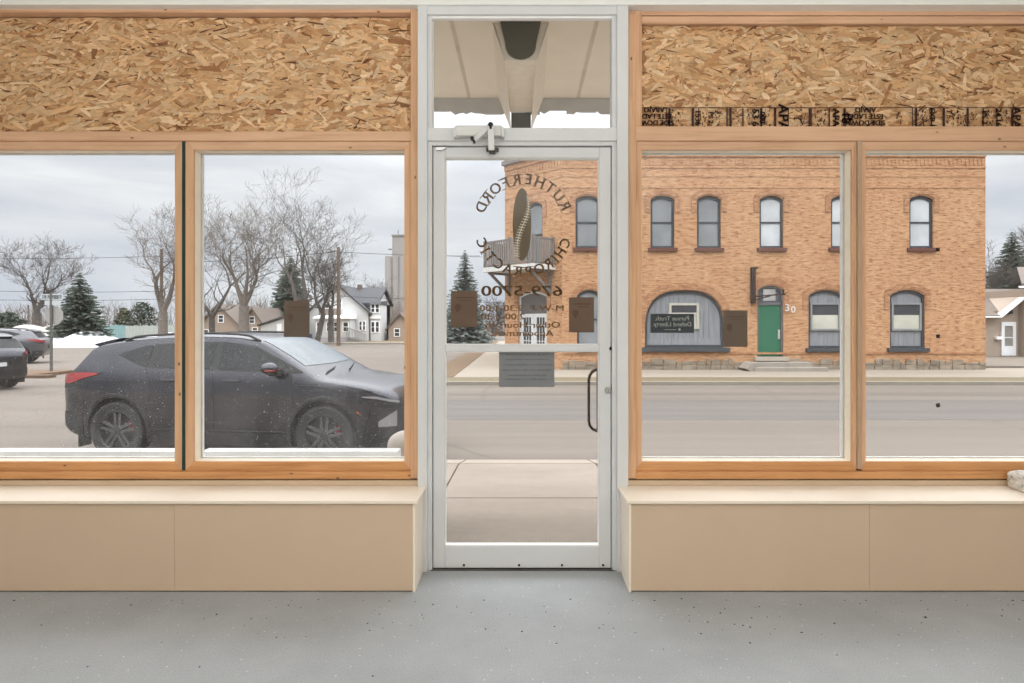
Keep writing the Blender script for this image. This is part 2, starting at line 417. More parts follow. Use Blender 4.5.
# ---- strand boards built out of overlapping flakes
OSBM = attr_mat('strand_board_flakes', .6)
def flakes(m, x0, x1, z0, z1, y, count, r):
    pal = [(194, 160, 122), (186, 148, 108), (200, 168, 132), (176, 136, 98), (206, 178, 144), (164, 122, 84), (194, 156, 116), (138, 96, 64)]
    wts = [5, 5, 5, 4, 4, 2, 5, .8]
    m.box(x0, x1, y + .006, y + .022, z0, z1, lin((200, 150, 100)))
    for k in range(count):
        cx, cz = r.uniform(x0, x1), r.uniform(z0, z1)
        L, W_ = r.choice((r.uniform(.02, .07), r.uniform(.06, .14))), r.uniform(.007, .032)
        a = r.gauss(0, .42) if r.random() < .8 else r.uniform(-1.5, 1.5)
        c = lin(r.choices(pal, wts)[0]); c = scl(c, r.uniform(1.1, 1.62))
        if r.random() < .13: c = lin((108, 64, 38)); L *= .7; W_ *= .28
        ca, sa = math.cos(a), math.sin(a); n = 6
        pts = [(-L/2, -W_/2*r.uniform(.2, 1)), (r.uniform(-.2, .2)*L, -W_/2*r.uniform(.7, 1.1)), (L/2, -W_/2*r.uniform(.1, 1)),
               (L/2*r.uniform(.75, 1.1), W_/2*r.uniform(.2, 1)), (r.uniform(-.2, .2)*L, W_/2*r.uniform(.7, 1.1)), (-L/2*r.uniform(.8, 1.1), W_/2*r.uniform(.1, 1))]
        d = y + .0055 - .0055 * k / count
        tx, tz = r.gauss(0, .012), r.gauss(0, .03)
        vs = []
        for u, v in pts:
            X_ = min(max(cx + u*ca - v*sa, x0), x1); Z_ = min(max(cz + u*sa + v*ca, z0), z1)
            vs.append((X_, d + u*tx + v*tz, Z_))
        vs += [(q[0], q[1] + .0012, q[2]) for q in vs]
        m.add(vs, [tuple(range(n))] + [(i, (i+1) % n, n + (i+1) % n, n + i) for i in range(n)], c)
def board(x0, x1, y0, y1, label, seed, Y):
    r = random.Random(seed); m = MB()
    X0, X1, Z0, Z1 = PX(x0, YD), PX(x1, YD), PZ(y1, YD), PZ(y0, YD)
    flakes(m, X0, X1, Z0, Z1, Y, int(3300 * (X1 - X0) * (Z1 - Z0)), r)
    # keep colours: no welding of loose flakes
    me = bpy.data.meshes.new('strand_board'); me.from_pydata(m.v, [], m.f)
    at = me.color_attributes.new('Col', 'FLOAT_COLOR', 'CORNER')
    for p in me.polygons:
        for li in p.loop_indices: at.data[li].color = (*m.c[p.index], 1)
    me.materials.append(OSBM)
    o = bpy.data.objects.new('strand_board', me); COL.objects.link(o)
    return tag(o, label, 'board')
bd1 = board(-52, 410, 14.5, 130.5, 'plain flaky strand board panel above the car windows', 11, YD + .03)
bd2 = board(642.5, 1092, 23, 126, 'strand board panel with upside-down black grade stamps above the brick view', 12, YD + .03)

# ---- lettering helper
def text_mesh(body, size, off=0, sx=1.0):
    cu = bpy.data.curves.new('t', 'FONT'); cu.body = body; cu.size = size; cu.align_x = 'CENTER'; cu.align_y = 'CENTER'; cu.offset = off; cu.resolution_u = 3
    o = bpy.data.objects.new('t', cu); COL.objects.link(o)
    dg = bpy.context.evaluated_depsgraph_get(); dg.update()
    me = bpy.data.meshes.new_from_object(o.evaluated_get(dg))
    vs = [(v.co.x * sx, v.co.y) for v in me.vertices]; fs = [tuple(p.vertices) for p in me.polygons]
    bpy.data.objects.remove(o); bpy.data.meshes.remove(me)
    return vs, fs
def put_text(m, body, size, place, off=0, sx=1.0):
    vs, fs = text_mesh(body, size, off, sx)
    m.add([place(u, v) for u, v in vs], fs)

# ink stamps: upside down along the lower edge of the right hand board
INK = mk('stamp_ink', (62, 36, 34), .7, var=.3, scale=60)
sm = MB(); rs = random.Random(3); yk = YD + .0225
def stamp(px, py, body, h, rot):
    X_, Z_ = PX(px, YD), PZ(py, YD); c, s_ = math.cos(rot), math.sin(rot)
    for q in (-.03, .03): put_text(sm, body, h, lambda u, v: (X_ + (u + q*h)*c - v*s_, yk, Z_ + (u + q*h)*s_ + v*c), off=.0004)
for x0 in (653, 866):
    for t, yy in (('ABAJO', 108), ('ESTE LADO', 114.5), ('SIDE DOWN', 121)):
        stamp(x0 + 2, yy, t, .036, math.pi)
for px, t, h in ((699, '1536', .04), (757, '53 6', .05), (785, 'APA', .075), (838, 'APA', .05), (848, '18', .06), (853, '24', .035), (712, 'PS 2', .035), (935, 'EXP 1', .04), (1002, '24 16', .04), (1020, 'APA', .06), (764, '000', .04), (988, 'PS 2', .04)):
    stamp(px, 116, t, h, -math.pi/2)
for px in (667, 669.5, 693, 699.6, 728, 731, 744, 762, 776, 790, 811, 813.5, 831, 837, 846, 862, 915, 918, 934, 946, 970, 986, 1000, 1015):
    wd = rs.choice((.8, 1.2, 2.2))
    px_box(sm, px, px + wd, 106.5, 126, yk, yk + .0008, Yref=YD)
for k in range(340):
    px = rs.choice((673, 680, 707, 718, 736, 752, 769, 800, 806, 820, 826, 900, 922, 926, 950, 958, 964, 976, 994, 1008)) + rs.uniform(-4, 4)
    py = rs.uniform(107, 125)
    px_box(sm, px, px + rs.uniform(.4, 1.3), py, py + rs.uniform(.5, 2.6), yk, yk + .0008, Yref=YD)
px_box(sm, 642, 1088, 105.6, 106.2, yk, yk + .0008, Yref=YD)
sm.build('grade_stamp', INK, bd2)

# ---- beige display ledges under the windows
ZL = .425
def ledge(sgn, label):
    t = thing('display_ledge', label, 'window ledge', (sgn * 1.7, 2.9, 0))
    def bx(m, xa, xb, y0, y1, z0, z1):
        a, b = sgn * xa, sgn * xb; m.box(min(a, b), max(a, b), y0, y1, z0, z1)
    xe, xf = .492, 2.9
    m = MB(); bx(m, xe + .012, 1.6014, 2.765, 2.785, .006, ZL - .016); bx(m, 1.602, xf, 2.765, 2.785, .006, ZL - .016); m.build('front_panel', BEIGE, t, bevel=.0012)
    m = MB(); bx(m, xe, xe + .0115, 2.763, 3.02, 0, ZL - .016); m.build('end_panel', BEIGE_LIT, t, bevel=.001)
    m = MB(); m.prism([(sgn*(xe - .012), 2.75), (sgn*xf, 2.75), (sgn*xf, 3.03), (sgn*(xe - .012), 3.03)], ZL - .0155, ZL, 'z'); m.build('ledge_top', BEIGE_LIT, t, bevel=.003)
    m = MB(); bx(m, xe + .03, xf, 3.004, 3.03, ZL + .0005, ZL + .024); m.build('back_strip', BEIGE, t, bevel=.002)
    m = MB(); bx(m, xe + .04, xf, 3.022, 3.06, ZL + .024, PZ(478, YD)); bx(m, xe + .02, xf, 2.772, 2.79, 0, .012); m.build('dirty_gap', mk('rough_dirt_gap', (104, 84, 66), .9, var=.5, scale=40), t)  # dirt-brown strips in the gap behind the ledge and along its foot
    return t
ledge(-1, 'beige boxed display ledge under the two car windows')
ledge(1, 'beige boxed display ledge under the brick view windows, with the concrete block on it')

# ---- concrete block on the ledge
def block():
    m = MB(); r = random.Random(2)
    x0 = PX(1008, 2.965); x1 = x0 + .3; z0, z1 = ZL, ZL + .088
    nx, ny, nz = 12, 7, 5; pts = {}
    bm = bmesh.new(); bmesh.ops.create_cube(bm, size=1)
    bmesh.ops.subdivide_edges(bm, edges=bm.edges, cuts=9, use_grid_fill=True)
    for v in bm.verts:
        p = v.co
        k = 1 - .045 * (abs(p.x*2)**6 * abs(p.z*2)**6 + abs(p.y*2)**6 * abs(p.z*2)**6 + abs(p.y*2)**6 * abs(p.x*2)**6)
        q = Vector((p.x * .30, p.y * .19, p.z * .088)) * k
        if p.z > -.49: q += Vector([r.uniform(-.0022, .0022) for _ in range(3)])
        v.co = Vector((x0 + .15, 2.885, (z0 + z1)/2)) + q
    bmesh.ops.recalc_face_normals(bm, faces=bm.faces)
    me = bpy.data.meshes.new('concrete_block'); bm.to_mesh(me); bm.free()
    mt, nt, b = base('pitted_concrete')
    n = N(nt, 'ShaderNodeTexNoise', i_Scale=38.0, i_Detail=6, i_Roughness=.7); nt.links.new(coords(nt), n.inputs['Vector'])
    nt.links.new(ramp(nt, n.outputs['Fac'], [(.34, lin((120, 120, 118))), (.46, lin((206, 202, 194))), (.7, lin((240, 236, 228)))]), b.inputs['Base Color'])
    bp = N(nt, 'ShaderNodeBump', i_Strength=.8, i_Distance=.006); nt.links.new(n.outputs['Fac'], bp.inputs['Height']); nt.links.new(bp.outputs[0], b.inputs['Normal'])
    b.inputs['Roughness'].default_value = .9
    me.materials.append(mt)
    o = bpy.data.objects.new('concrete_block', me); COL.objects.link(o)
    tag(o, 'rough pale concrete block lying on the beige display ledge', 'block')
block()

# ---- door frame (white aluminium) with transom
fr = struct('trim_13', 'white aluminium door frame with a glazed transom', 'door frame')
def fbox(name, rects, mat=WHITE, bevel=.003, par=None):
    m = MB()
    for r in rects: m.box(PX(r[0], r[6] if len(r) > 6 else r[4]), PX(r[1], r[6] if len(r) > 6 else r[4]), r[4], r[5], r[3], r[2])
    return m.build(name, mat, par or fr, bevel=bevel)
zt, zb = PZ(3, YD), 0.0
fbox('jamb', [(417.5, 427, zt, zb, 2.985, 3.10, 2.985), (427, 432, zt, zb, 3.006, 3.085, 3.006)])
fbox('jamb', [(617, 628.5, zt, zb, 2.985, 3.10, 2.985), (612, 617, zt, zb, 3.006, 3.085, 3.006)])
fbox('head', [(427, 617, PZ(4, 3.0), PZ(15, 3.0), 2.992, 3.04, 3.0)])
fbox('head_channel', [(432, 612, PZ(16.6, 3.02), PZ(19, 3.02), 3.012, 3.038, 3.02)], WHITE2, .001)
fbox('channel_gap', [(431, 613, PZ(14, 3.03), PZ(17, 3.03), 3.03, 3.045, 3.03)], mk('channel_grey', (120, 118, 112), .5), 0)  # plain grey line between head and channel
fbox('transom_bar', [(427, 617, PZ(128, 3.0), PZ(141, 3.0), 2.995, 3.06, 3.0), (427, 617, PZ(140.8, 3.01), PZ(145.6, 3.01), 3.008, 3.06, 3.01)])
fbox('transom_edge', [(431.5, 433.3, PZ(20.5, 3.03), PZ(128, 3.03), 3.03, 3.05, 3.03), (611.3, 612.6, PZ(20.5, 3.03), PZ(128, 3.03), 3.03, 3.05, 3.03)], WHITE2, .001)
fbox('transom_glass', [(431, 613, PZ(17, 3.06), PZ(129, 3.04), 3.045, 3.05, 3.04)], glass('transom_clear', .03), 0)
m = MB(); m.box(PX(431, 3.03), PX(613, 3.03), 3.0, 3.14, -.05, .004); m.build('threshold', mk('dark_threshold', (96, 92, 86), .5, metal=.4), fr)

# ---- the glazed door
dr = struct('door_1', 'white aluminium glazed shop door with mirrored gold lettering', 'door')
YL = 3.02; ZB = .006
def dbox(name, x0, x1, za, zb_, mat=WHITE, y0=YL, y1=YL + .045, bevel=.003, par=None):
    m = MB(); m.box(PX(x0, YL), PX(x1, YL), y0, y1, za, zb_); return m.build(name, mat, par or dr, bevel=bevel)
zt = PZ(147.2, YL)
dbox('stile', 433.2, 445, ZB, zt); dbox('stile', 599.2, 610.8, ZB, zt)
dbox('top_rail', 445, 599.2, PZ(157.8, YL), zt); dbox('bottom_rail', 445, 599.2, ZB, PZ(546, YL))
dbox('middle_rail', 445, 599.2, PZ(351.6, YL), PZ(344.6, YL), y0=YL + .004)
m = MB()
for (a, b) in ((157.8, 344.6), (351.6, 546)):
    o_ = [(PX(445, YL), PZ(b, YL)), (PX(599.2, YL), PZ(b, YL)), (PX(599.2, YL), PZ(a, YL)), (PX(445, YL), PZ(a, YL))]
    e = .003
    m.ring(o_, [(o_[0][0]+e, o_[0][1]+e), (o_[1][0]-e, o_[1][1]+e), (o_[2][0]-e, o_[2][1]-e), (o_[3][0]+e, o_[3][1]-e)], YL + .008, YL + .04)
m.build('glazing_bead', WHITE2, dr, bevel=.001)
GD = glass('door_glass', .05); YG = YL + .022
dbox('upper_glass', 444, 600, PZ(346, YL), PZ(156, YL), GD, YG, YG + .005, 0)
dbox('lower_glass', 444, 600, PZ(547, YL), PZ(350, YL), GD, YG, YG + .005, 0)
m = MB()
for px in (464, 519, 562, 603): m.lathe([(0, -.004), (.006, -.004), (.006, .0)], (PX(px, YL), YL, PZ(565, YL)), 'y', 10)
m.build('screw', BLACK, dr)
m = MB(); m.box(PX(433.5, YL), PX(610.5, YL), YL - .004, YL + .02, -.0, .008); m.build('door_sweep', BLACK, dr)
# pull handle (seen through the glass, on the street side) and lock
m = MB(); yh = YL + .085
zc = [(599.5, 369.8), (596, 369.8), (592.5, 371.5), (589.8, 375.5), (588.8, 380), (588.8, 421), (589.8, 425.5), (592.5, 429), (596, 430.6), (599.5, 430.6)]
m.tube([(PX(a, yh), yh, PZ(b, yh)) for a, b in zc], .0075, 10)
m.build('pull_handle', BRONZE, dr, smooth=True)
m = MB(); m.box(PX(598.6, YL), PX(600.2, YL), YL + .046, YL + .09, PZ(433, YL), PZ(369, YL)); m.build('handle_plate', BRONZE, dr, bevel=.002)
m = MB(); m.lathe([(0, -.012), (.013, -.012), (.0165, -.008), (.0165, .002)], (PX(607.8, YL), YL, PZ(390, YL)), 'y', 24)
lk = m.build('lock_cylinder', STEEL, dr, smooth=True)
m = MB(); m.box(PX(607.8, YL) - .0015, PX(607.8, YL) + .0015, YL - .0145, YL - .011, PZ(390, YL) - .006, PZ(390, YL) + .004); m.build('keyhole', BLACK, lk)
m = MB(); m.lathe([(0, -.008), (.008, -.008), (.010, .0)], (PX(611, YL), YL - .002, PZ(348.5, YL)), 'y', 14); m.build('latch_bumper', BLACK, dr, smooth=True)
m = MB(); m.prism([(PX(436, YL), PZ(147.6, YL)), (PX(446, YL), PZ(147.6, YL)), (PX(445.6, YL), PZ(149.3, YL)), (PX(442, YL), PZ(150.8, YL)), (PX(436.6, YL), PZ(151, YL))], YL - .012, YL); m.build('pivot_cover', STEEL, dr, bevel=.001)
# door closer
dc = MB(); Yc = 2.955
dc.box(PX(455, Yc), PX(502, Yc), Yc, 2.995, PZ(136, Yc), PZ(125, Yc))
cl = dc.build('door_closer', mk('closer_grey', (206, 206, 204), .4, metal=.3, var=.04), dr, bevel=.006)
m = MB()
m.box(PX(453.5, Yc), PX(456, Yc), Yc - .004, 2.995, PZ(137, Yc), PZ(127, Yc)); m.box(PX(501.5, Yc), PX(504, Yc), Yc - .004, 2.995, PZ(137, Yc), PZ(127, Yc))
m.build('end_cap', WHITE, cl, bevel=.002)
def bar(m, a, b, w, y0, y1):
    A, B = Vector((PX(a[0], y0), PZ(a[1], y0))), Vector((PX(b[0], y0), PZ(b[1], y0))); d = (B - A).normalized(); n = Vector((-d.y, d.x)) * w / 2
    m.prism([tuple(A + n), tuple(A - n), tuple(B - n), tuple(B + n)], y0, y1)
m = MB(); bar(m, (490, 125), (473, 141), .022, 2.92, 2.927); m.build('closer_arm', WHITE, cl, bevel=.002)
m = MB(); bar(m, (490.5, 123), (491.5, 150), .03, 2.905, 2.913); m.build('closer_arm', WHITE, cl, bevel=.002)
m = MB()
for a, b, r_ in ((490.5, 124.3, .012), (490.6, 127.6, .006), (474, 141.2, .007), (472, 138, .009)):
    m.lathe([(0, 0), (r_, 0), (r_, .02)], (PX(a, 2.9), 2.9, PZ(b, 2.9)), 'y', 12)
m.build('arm_pivot', BLACK, cl, smooth=True)
m = MB(); px_box(m, 486, 498.5, 147.4, 150, 2.985, YL); px_box(m, 489, 495, 149.6, 152, 2.98, YL); m.build('arm_foot', mk('foot_dark', (84, 82, 78), .4, metal=.5), cl, bevel=.002)

# gold vinyl lettering: reads the right way round from the street
GOLD = mk('gold_brown_vinyl', (140, 94, 34), .5, metal=.0, var=.12, scale=40)
YT = YG + .0062; CXL, CZL = PX(523.5, YT), PZ(224.5, YT); s_ = YT / F
def door_text(name, build, label=None):
    m = MB(); build(m); o = m.build(name, GOLD, dr)
    if label: o['label'] = label
    return o
def arc(m, word, a0, a1, rad, size, top, dz=0):
    n = len(word)
    wts = [.55 if c == 'I' else 1.0 for c in word]; tot = sum(wts); acc = 0
    for ch, w_ in zip(word, wts):
        t = (acc + w_/2) / tot; acc += w_
        a = R(a0 + (a1 - a0) * t)                  # picture angle, anticlockwise seen from inside
        px_, pz_ = CXL + math.cos(a) * rad, CZL + math.sin(a) * rad - dz
        tx, tz = (math.sin(a), -math.cos(a)) if top else (-math.sin(a), math.cos(a))   # glyph right, seen from inside before mirroring
        ux, uz = (math.cos(a), math.sin(a)) if top else (-math.cos(a), -math.sin(a))
        rx, rz_ = -tx, -tz                          # mirrored
        for q in (-.022, .022):
            put_text(m, ch, size, lambda u, v: (px_ + (u + q*size)*rx + v*ux, YT, pz_ + (u + q*size)*rz_ + v*uz), off=.0004, sx=.94)
        # serifs
        for sg in (-1, 1):
            for q in ((-.3, .3) if ch in 'RHFPUI' else ()):
                q2 = 0 if ch == 'I' else q
                w2 = .16 * size; h2 = .03 * size; v0 = sg * .345 * size; u0 = q2 * size * .85
                m.add([(px_ + (u0 + du)*rx + (v0 + dv)*ux, YT, pz_ + (u0 + du)*rz_ + (v0 + dv)*uz) for du, dv in ((-w2, -h2), (w2, -h2), (w2, h2), (-w2, h2))], [(0, 1, 2, 3)])
door_text('lettering', lambda m: arc(m, 'RUTHERFORD', 17, 165, 45 * s_, 15.2 * s_, True), 'curved gold-brown name over the oval emblem')
door_text('lettering', lambda m: arc(m, 'CHIROPRACTIC', -14, -166, 45 * s_, 14.2 * s_, False, 2.6 * s_), 'curved gold-brown word under the oval emblem')
def line(m, body, px, py, size, sx=1.0, off=.0008):
    X0, Z0 = PX(px, YT), PZ(py, YT)
    for q in (-.03, .03): put_text(m, body, size * s_, lambda u, v: (X0 - u + q*size*s_, YT, Z0 + v), off, sx)
door_text('lettering', lambda m: line(m, '679-5700', 522, 291.5, 14.5, 1.48, .0004), 'gold-brown phone number under the curved words')
def hours(m):
    for b, px, py in (('M-W-F  9:30-1:00', 522, 308.5), ('2:00-5:30', 503, 316.8), ('Other Hours by', 522, 325.2), ('Appointment', 522, 333.4)):
        line(m, b, px, py, 8.6, 1.36, 0)
door_text('lettering', hours, 'small gold-brown opening hours at the bottom of the lettering')
m = MB(); m.prism([(CXL - PX(523.5, YT) + PX(522, YT) + 9.3*s_*math.cos(2*math.pi*k/40), CZL + 36.3*s_*math.sin(2*math.pi*k/40)) for k in range(40)], YT, YT + .0006)
em = m.build('oval_emblem', mk('emblem_brown', (92, 74, 46), .4, metal=.2), dr); em['label'] = 'brown oval emblem with a pale spine'
m = MB(); sp = []
for k in range(24):
    t = k / 23
    x = 527.5 - 10 * (t**1.0) + 3.2 * math.sin(t * 2 * math.pi) * (1 if t < .5 else .7); y = 196 + 60 * t
    sp.append((x, y)); w_ = 2.0 + 3.2 * math.sin(min(1, t * 1.15) * math.pi * .75)
    X_, Z_ = PX(x, YT), PZ(y, YT)
    m.prism([(X_ - w_*s_*.6, Z_ + .9*s_), (X_ + w_*s_*.55, Z_ - .1*s_), (X_ + w_*s_*.5, Z_ - 1.0*s_), (X_ - w_*s_*.6, Z_ - .0*s_)], YT - .0012, YT - .0004)
m.tube([(PX(a, YT), YT - .0006, PZ(b, YT)) for a, b in sp], .0022, 5)
m.build('spine', mk('spine_cream', (226, 214, 196), .5), em)

# ---- posters stuck to the glass, seen from behind
POST = mk('poster_back', (104, 85, 71), .7, var=.06, scale=14)
PDARK = mk('poster_ink', (92, 67, 56), .7)
def poster(x0, x1, y0, y1, Y, label):
    t = thing('window_poster', label, 'poster', (PX((x0+x1)/2, Y), Y, PZ(y1, Y)), group='brown poster backs on the glass')
    m = MB(); px_box(m, x0, x1, y0, y1, Y, Y + .0006); m.build('sheet', POST, t)
    m = MB(); c = (PX(x0 + .26*(x1-x0), Y), PZ(y0 + .45*(y1-y0), Y))
    m.prism([(c[0] + .0165*math.cos(R(15*a)), c[1] + .0165*math.sin(R(15*a))) for a in range(-2, 15)] + [(c[0], c[1] - .03)], Y - .0006, Y - .0001)
    px_box(m, x0 + 4, x1 - 3, y0 + 6, y0 + 7.2, Y - .0006, Y - .0001); px_box(m, x0 + 9, x1 - 5, y0 + 9, y0 + 9.8, Y - .0006, Y - .0001)
    m.build('print', PDARK, t)
YW = YD + .0674
poster(284, 309.5, 300.5, 337, YW, 'brown poster back taped to the window above the car hood')
poster(451, 477.3, 291, 327, YG - .0015, 'brown poster back on the door glass beside the spruce tree')
poster(569, 594, 297.3, 332.4, YG - .0015, 'brown poster back on the door glass beside the handle stile')
poster(723, 747.5, 310.3, 346.8, YW, 'brown poster back on the window beside the green door across the street')
# grey notice under the middle rail of the door
nt_ = thing('paper_notice', 'grey paper notice with faint mirrored script on the door glass', 'notice', (PX(526, YG), YG, PZ(387, YG)))
m = MB(); px_box(m, 499, 554.5, 348, 387, YG + .0065, YG + .0075); m.build('sheet', mk('grey_notice', (138, 138, 143), .7, var=.04), nt_)
m = MB(); rr = random.Random(9)
for k, (xa, xb, yy) in enumerate(((506, 547, 354.5), (505, 550, 359.5), (504, 552, 364.8), (502.5, 551, 370), (507, 546, 375.3), (503, 549, 379.2))):
    x = xa
    while x < xb:
        w_ = rr.uniform(.7, 1.6); hh = rr.choice((1.3, 1.3, 1.5, 2.3))
        px_box(m, x, x + w_*.55, yy - hh/2, yy + .8, YG + .0061, YG + .0064); px_box(m, x, x + w_, yy + .1, yy + .5, YG + .0061, YG + .0064)
        x += w_ + (rr.uniform(1.2, 2) if rr.random() < .2 else .35)
m.build('print', mk('notice_ink', (100, 98, 101), .7), nt_)
# navy bumper sticker, reads from the street
bs = thing('bumper_sticker', 'navy bumper sticker with two mirrored lines of pale text', 'sticker', (PX(672, YW), YW, PZ(333, YW)))
m = MB(); px_box(m, 650.5, 694, 313.8, 332.8, YW, YW + .0006); m.build('sheet', mk('navy_vinyl', (38, 50, 60), .5, var=.05), bs)
m = MB(); y_ = YW - .0003; s2 = YW / F
for b, py, sz in (('Pursue Truth.', 318.6, 6.2), ('Defend Liberty.', 324.4, 6.2)):
    put_text(m, b, sz * s2, lambda u, v: (PX(672, YW) - u, y_, PZ(py, YW) + v), .0002, 1.0)
px_box(m, 664.5, 676.5, 329.4, 329.9, y_, y_ + .0002, YW)
m.prism([(PX(679.5, YW) + a * s2, PZ(329.6, YW) + b * s2) for a, b in ((-1.2, -1), (1.2, -1), (1, .8), (0, 1.9), (-1, .8))], y_, y_ + .0002)
m.build('print', mk('sticker_text', (172, 172, 168), .6), bs)
# little dark square pads on the pane beside the brick corner
PAD = mk('dark_pad', (44, 16, 18), .5)
for (px, py, a, lb) in ((937.8, 249.6, 0, 'tiny dark square sticker on the pane near the upper brick window sill'), (938, 336.3, 0, 'tiny dark square sticker on the pane near the lower brick window'), (938, 405.2, .2, 'tiny tilted dark square sticker on the pane over the road')):
    m = MB(); q = 1.9 * s2; c, s__ = math.cos(a), math.sin(a)
    m.prism([(PX(px, YW) + (u*c - v*s__)*q, PZ(py, YW) + (u*s__ + v*c)*q) for u, v in ((-1, -1), (1, -1), (1, 1), (-1, 1))], YW - .001, YW + .0004)
    tag(m.build('glass_sticker', PAD), lb, 'sticker', 'dark square stickers on the pane')

# ---- crumbs and grit on the floor
m = MB(); rg = random.Random(8)
for k in range(150):
    Y_ = 2.72 - abs(rg.gauss(0, .22)) if k < 120 else rg.uniform(2.0, 2.9)
    X_ = rg.uniform(-2.3, 2.3)
    if Y_ > 2.7 and abs(X_) > .47: Y_ = 2.68
    q = rg.uniform(.0014, .0042) * (1.6 if k % 19 == 0 else 1)
    m.add([(X_ + q*rg.uniform(.6, 1.6), Y_, 0), (X_ - q, Y_ + q, 0), (X_ - q*.6, Y_ - q, 0), (X_, Y_, q*.9)], [(0, 1, 2), (0, 1, 3), (1, 2, 3), (2, 0, 3)])
tag(m.build('floor_grit', mk('grit', (58, 52, 46), .8, var=.3, scale=30)), 'scattered dark grit along the foot of the ledges', 'grit', kind='stuff')
# putty blobs of plaster at the ceiling line
# ---- canopy over the pavement
ZS, YE = 3.10, 4.96
cp = thing('canopy', 'cream soffit canopy over the pavement with a frayed grey edge', 'canopy', (0, 3.2, ZS))
SOF = mk('cream_soffit', (246, 238, 222), .7, var=.03)
m = MB(); m.box(-3.2, 3.2, 3.2, YE, ZS, ZS + .05); m.build('soffit', SOF, cp)
m = MB()
for X_ in (-1.53, -.435, .462, 1.35): m.box(X_ - .012, X_ + .012, 3.22, YE, ZS - .004, ZS + .001)
m.build('soffit_seam', mk('seam_grey', (216, 206, 188), .7), cp)
m = MB(); rj = random.Random(4); x = -3.2; poly = [(-3.2, ZS + .2)]
while x < 3.2:
    poly.append((x, ZS - .10 - rj.uniform(0, .035))); x += rj.uniform(.012, .05)
    if rj.random() < .2: x += .09; poly.append((x, poly[-1][1]))
poly.append((3.2, ZS + .2)); m.prism(poly[::-1], YE, YE + .02); m.build('fascia', mk('fascia_grey', (196, 195, 194), .7), cp)
# hanging channel with a round-bottomed dark end and a dark outlet block
hb = MB(); 
def sec(Y, wt, wb, zb_): return [(PX(521, 3.4)*0 + xo - wt/2, Y, ZS), (xo - wb/2, Y, zb_), (xo + wb/2, Y, zb_), (xo + wt/2, Y, ZS)]
xo = -.008
A_ = sec(3.72, .345, .19, 2.87); B_ = sec(4.93, .34, .17, 2.97)
hb.add(A_ + B_, [(0, 1, 2, 3), (4, 7, 6, 5), (0, 4, 5, 1), (1, 5, 6, 2), (2, 6, 7, 3)])
for sg in (-1, 1):
    q = [(xo + sg*a, y, z) for a, y, z in ((.175, 3.72, ZS - .001), (.10, 3.72, 2.866), (.09, 4.97, 2.85), (.185, 4.97, ZS - .001))]
    hb.add(q + [(x - sg*.008, y, z) for x, y, z in q], [(0, 1, 2, 3), (4, 7, 6, 5), (0, 4, 5, 1), (1, 5, 6, 2), (2, 6, 7, 3), (3, 7, 4, 0)])
hc = hb.build('hanging_channel', mk('channel_cream', (240, 232, 218), .7, var=.06, scale=14), cp)
m = MB(); U = [(xo - .125, ZS)] + [(xo - .125 + .03*t, ZS - .13*t) for t in (.5, 1)] + [(xo + .095*math.cos(a), ZS - .14 - .09*abs(math.sin(a))) for a in [math.pi + math.pi*k/10 for k in range(11)]] + [(xo + .125 - .03*t, ZS - .13*t) for t in (1, .5)] + [(xo + .125, ZS)]
OLIVE = mk('olive_dark', (88, 86, 70), .7, var=.05)
m.prism(U, 3.70, 3.719); m.build('end_plate', OLIVE, hc)
m = MB(); m.box(xo - .081, xo + .081, 4.955, 5.05, 2.852, 2.978); m.build('outlet_block', mk('olive_block', (74, 76, 58), .7), hc)
# =================================================================== street
ALB = .68    # outdoor colours darkened to offset the brightened sky
def pave(name, c1, c2, streak=(.25, 2.2), crack=False, sc=.9):
    m, nt, b = base(name)
    n = N(nt, 'ShaderNodeTexNoise', i_Scale=sc, i_Detail=8, i_Roughness=.65); nt.links.new(coords(nt, (streak[0], streak[1], 1)), n.inputs['Vector'])
    n2 = N(nt, 'ShaderNodeTexNoise', i_Scale=14.0, i_Detail=5, i_Roughness=.7); nt.links.new(coords(nt), n2.inputs['Vector'])
    col = ramp(nt, n.outputs['Fac'], [(.3, lin(c1)), (.68, lin(c2))])
    col = mixc(nt, .3, col, ramp(nt, n2.outputs['Fac'], [(.3, lin(c1)), (.7, lin(c2))]))
    if crack:
        vo = N(nt, 'ShaderNodeTexVoronoi', feature='DISTANCE_TO_EDGE', i_Scale=.16)
        wv = N(nt, 'ShaderNodeTexNoise', i_Scale=.8, i_Detail=4); nt.links.new(coords(nt), wv.inputs['Vector'])
        nt.links.new(mixc(nt, .25, coords(nt), wv.outputs['Color']), vo.inputs['Vector'])
        col = mixc(nt, ramp(nt, vo.outputs['Distance'], [(.002, (.5, .5, .5)), (.006, (0, 0, 0))]), col, lin((96, 88, 82)))
    nt.links.new(col, b.inputs['Base Color']); b.inputs['Roughness'].default_value = .9; b.inputs['Specular IOR Level'].default_value = .2
    return m
PROF = [(3.13, -.06), (4.70, -.13), (6.11, -.19), (6.9, -.33), (7.5, -.55), (8.2, -.57), (13.0, -.62), (18.3, -.66)]
def zprof(Y):
    for (a, za), (b, zb_) in zip(PROF, PROF[1:]):
        if Y <= b: return za + (zb_ - za) * (Y - a) / (b - a)
    return PROF[-1][1]
SWM = pave('sidewalk_concrete', (150, 137, 124), (180, 167, 153), (.5, 1.6))
m = MB(); xs = [-30] + [-.64 + 1.39*k for k in range(-5, 6)] + [30]
for a, b in ((3.13, 4.70), (4.70, 6.11), (6.11, 6.9)):
    for x0, x1 in zip(xs, xs[1:]):
        g = .009; sub = [a + g] + [b - g]
        m.prism([(a + g, zprof(a + g)), (b - g, zprof(b - g)), (b - g, zprof(b) - .12), (a + g, zprof(a) - .12)], x0 + g, x1 - g, 'x')
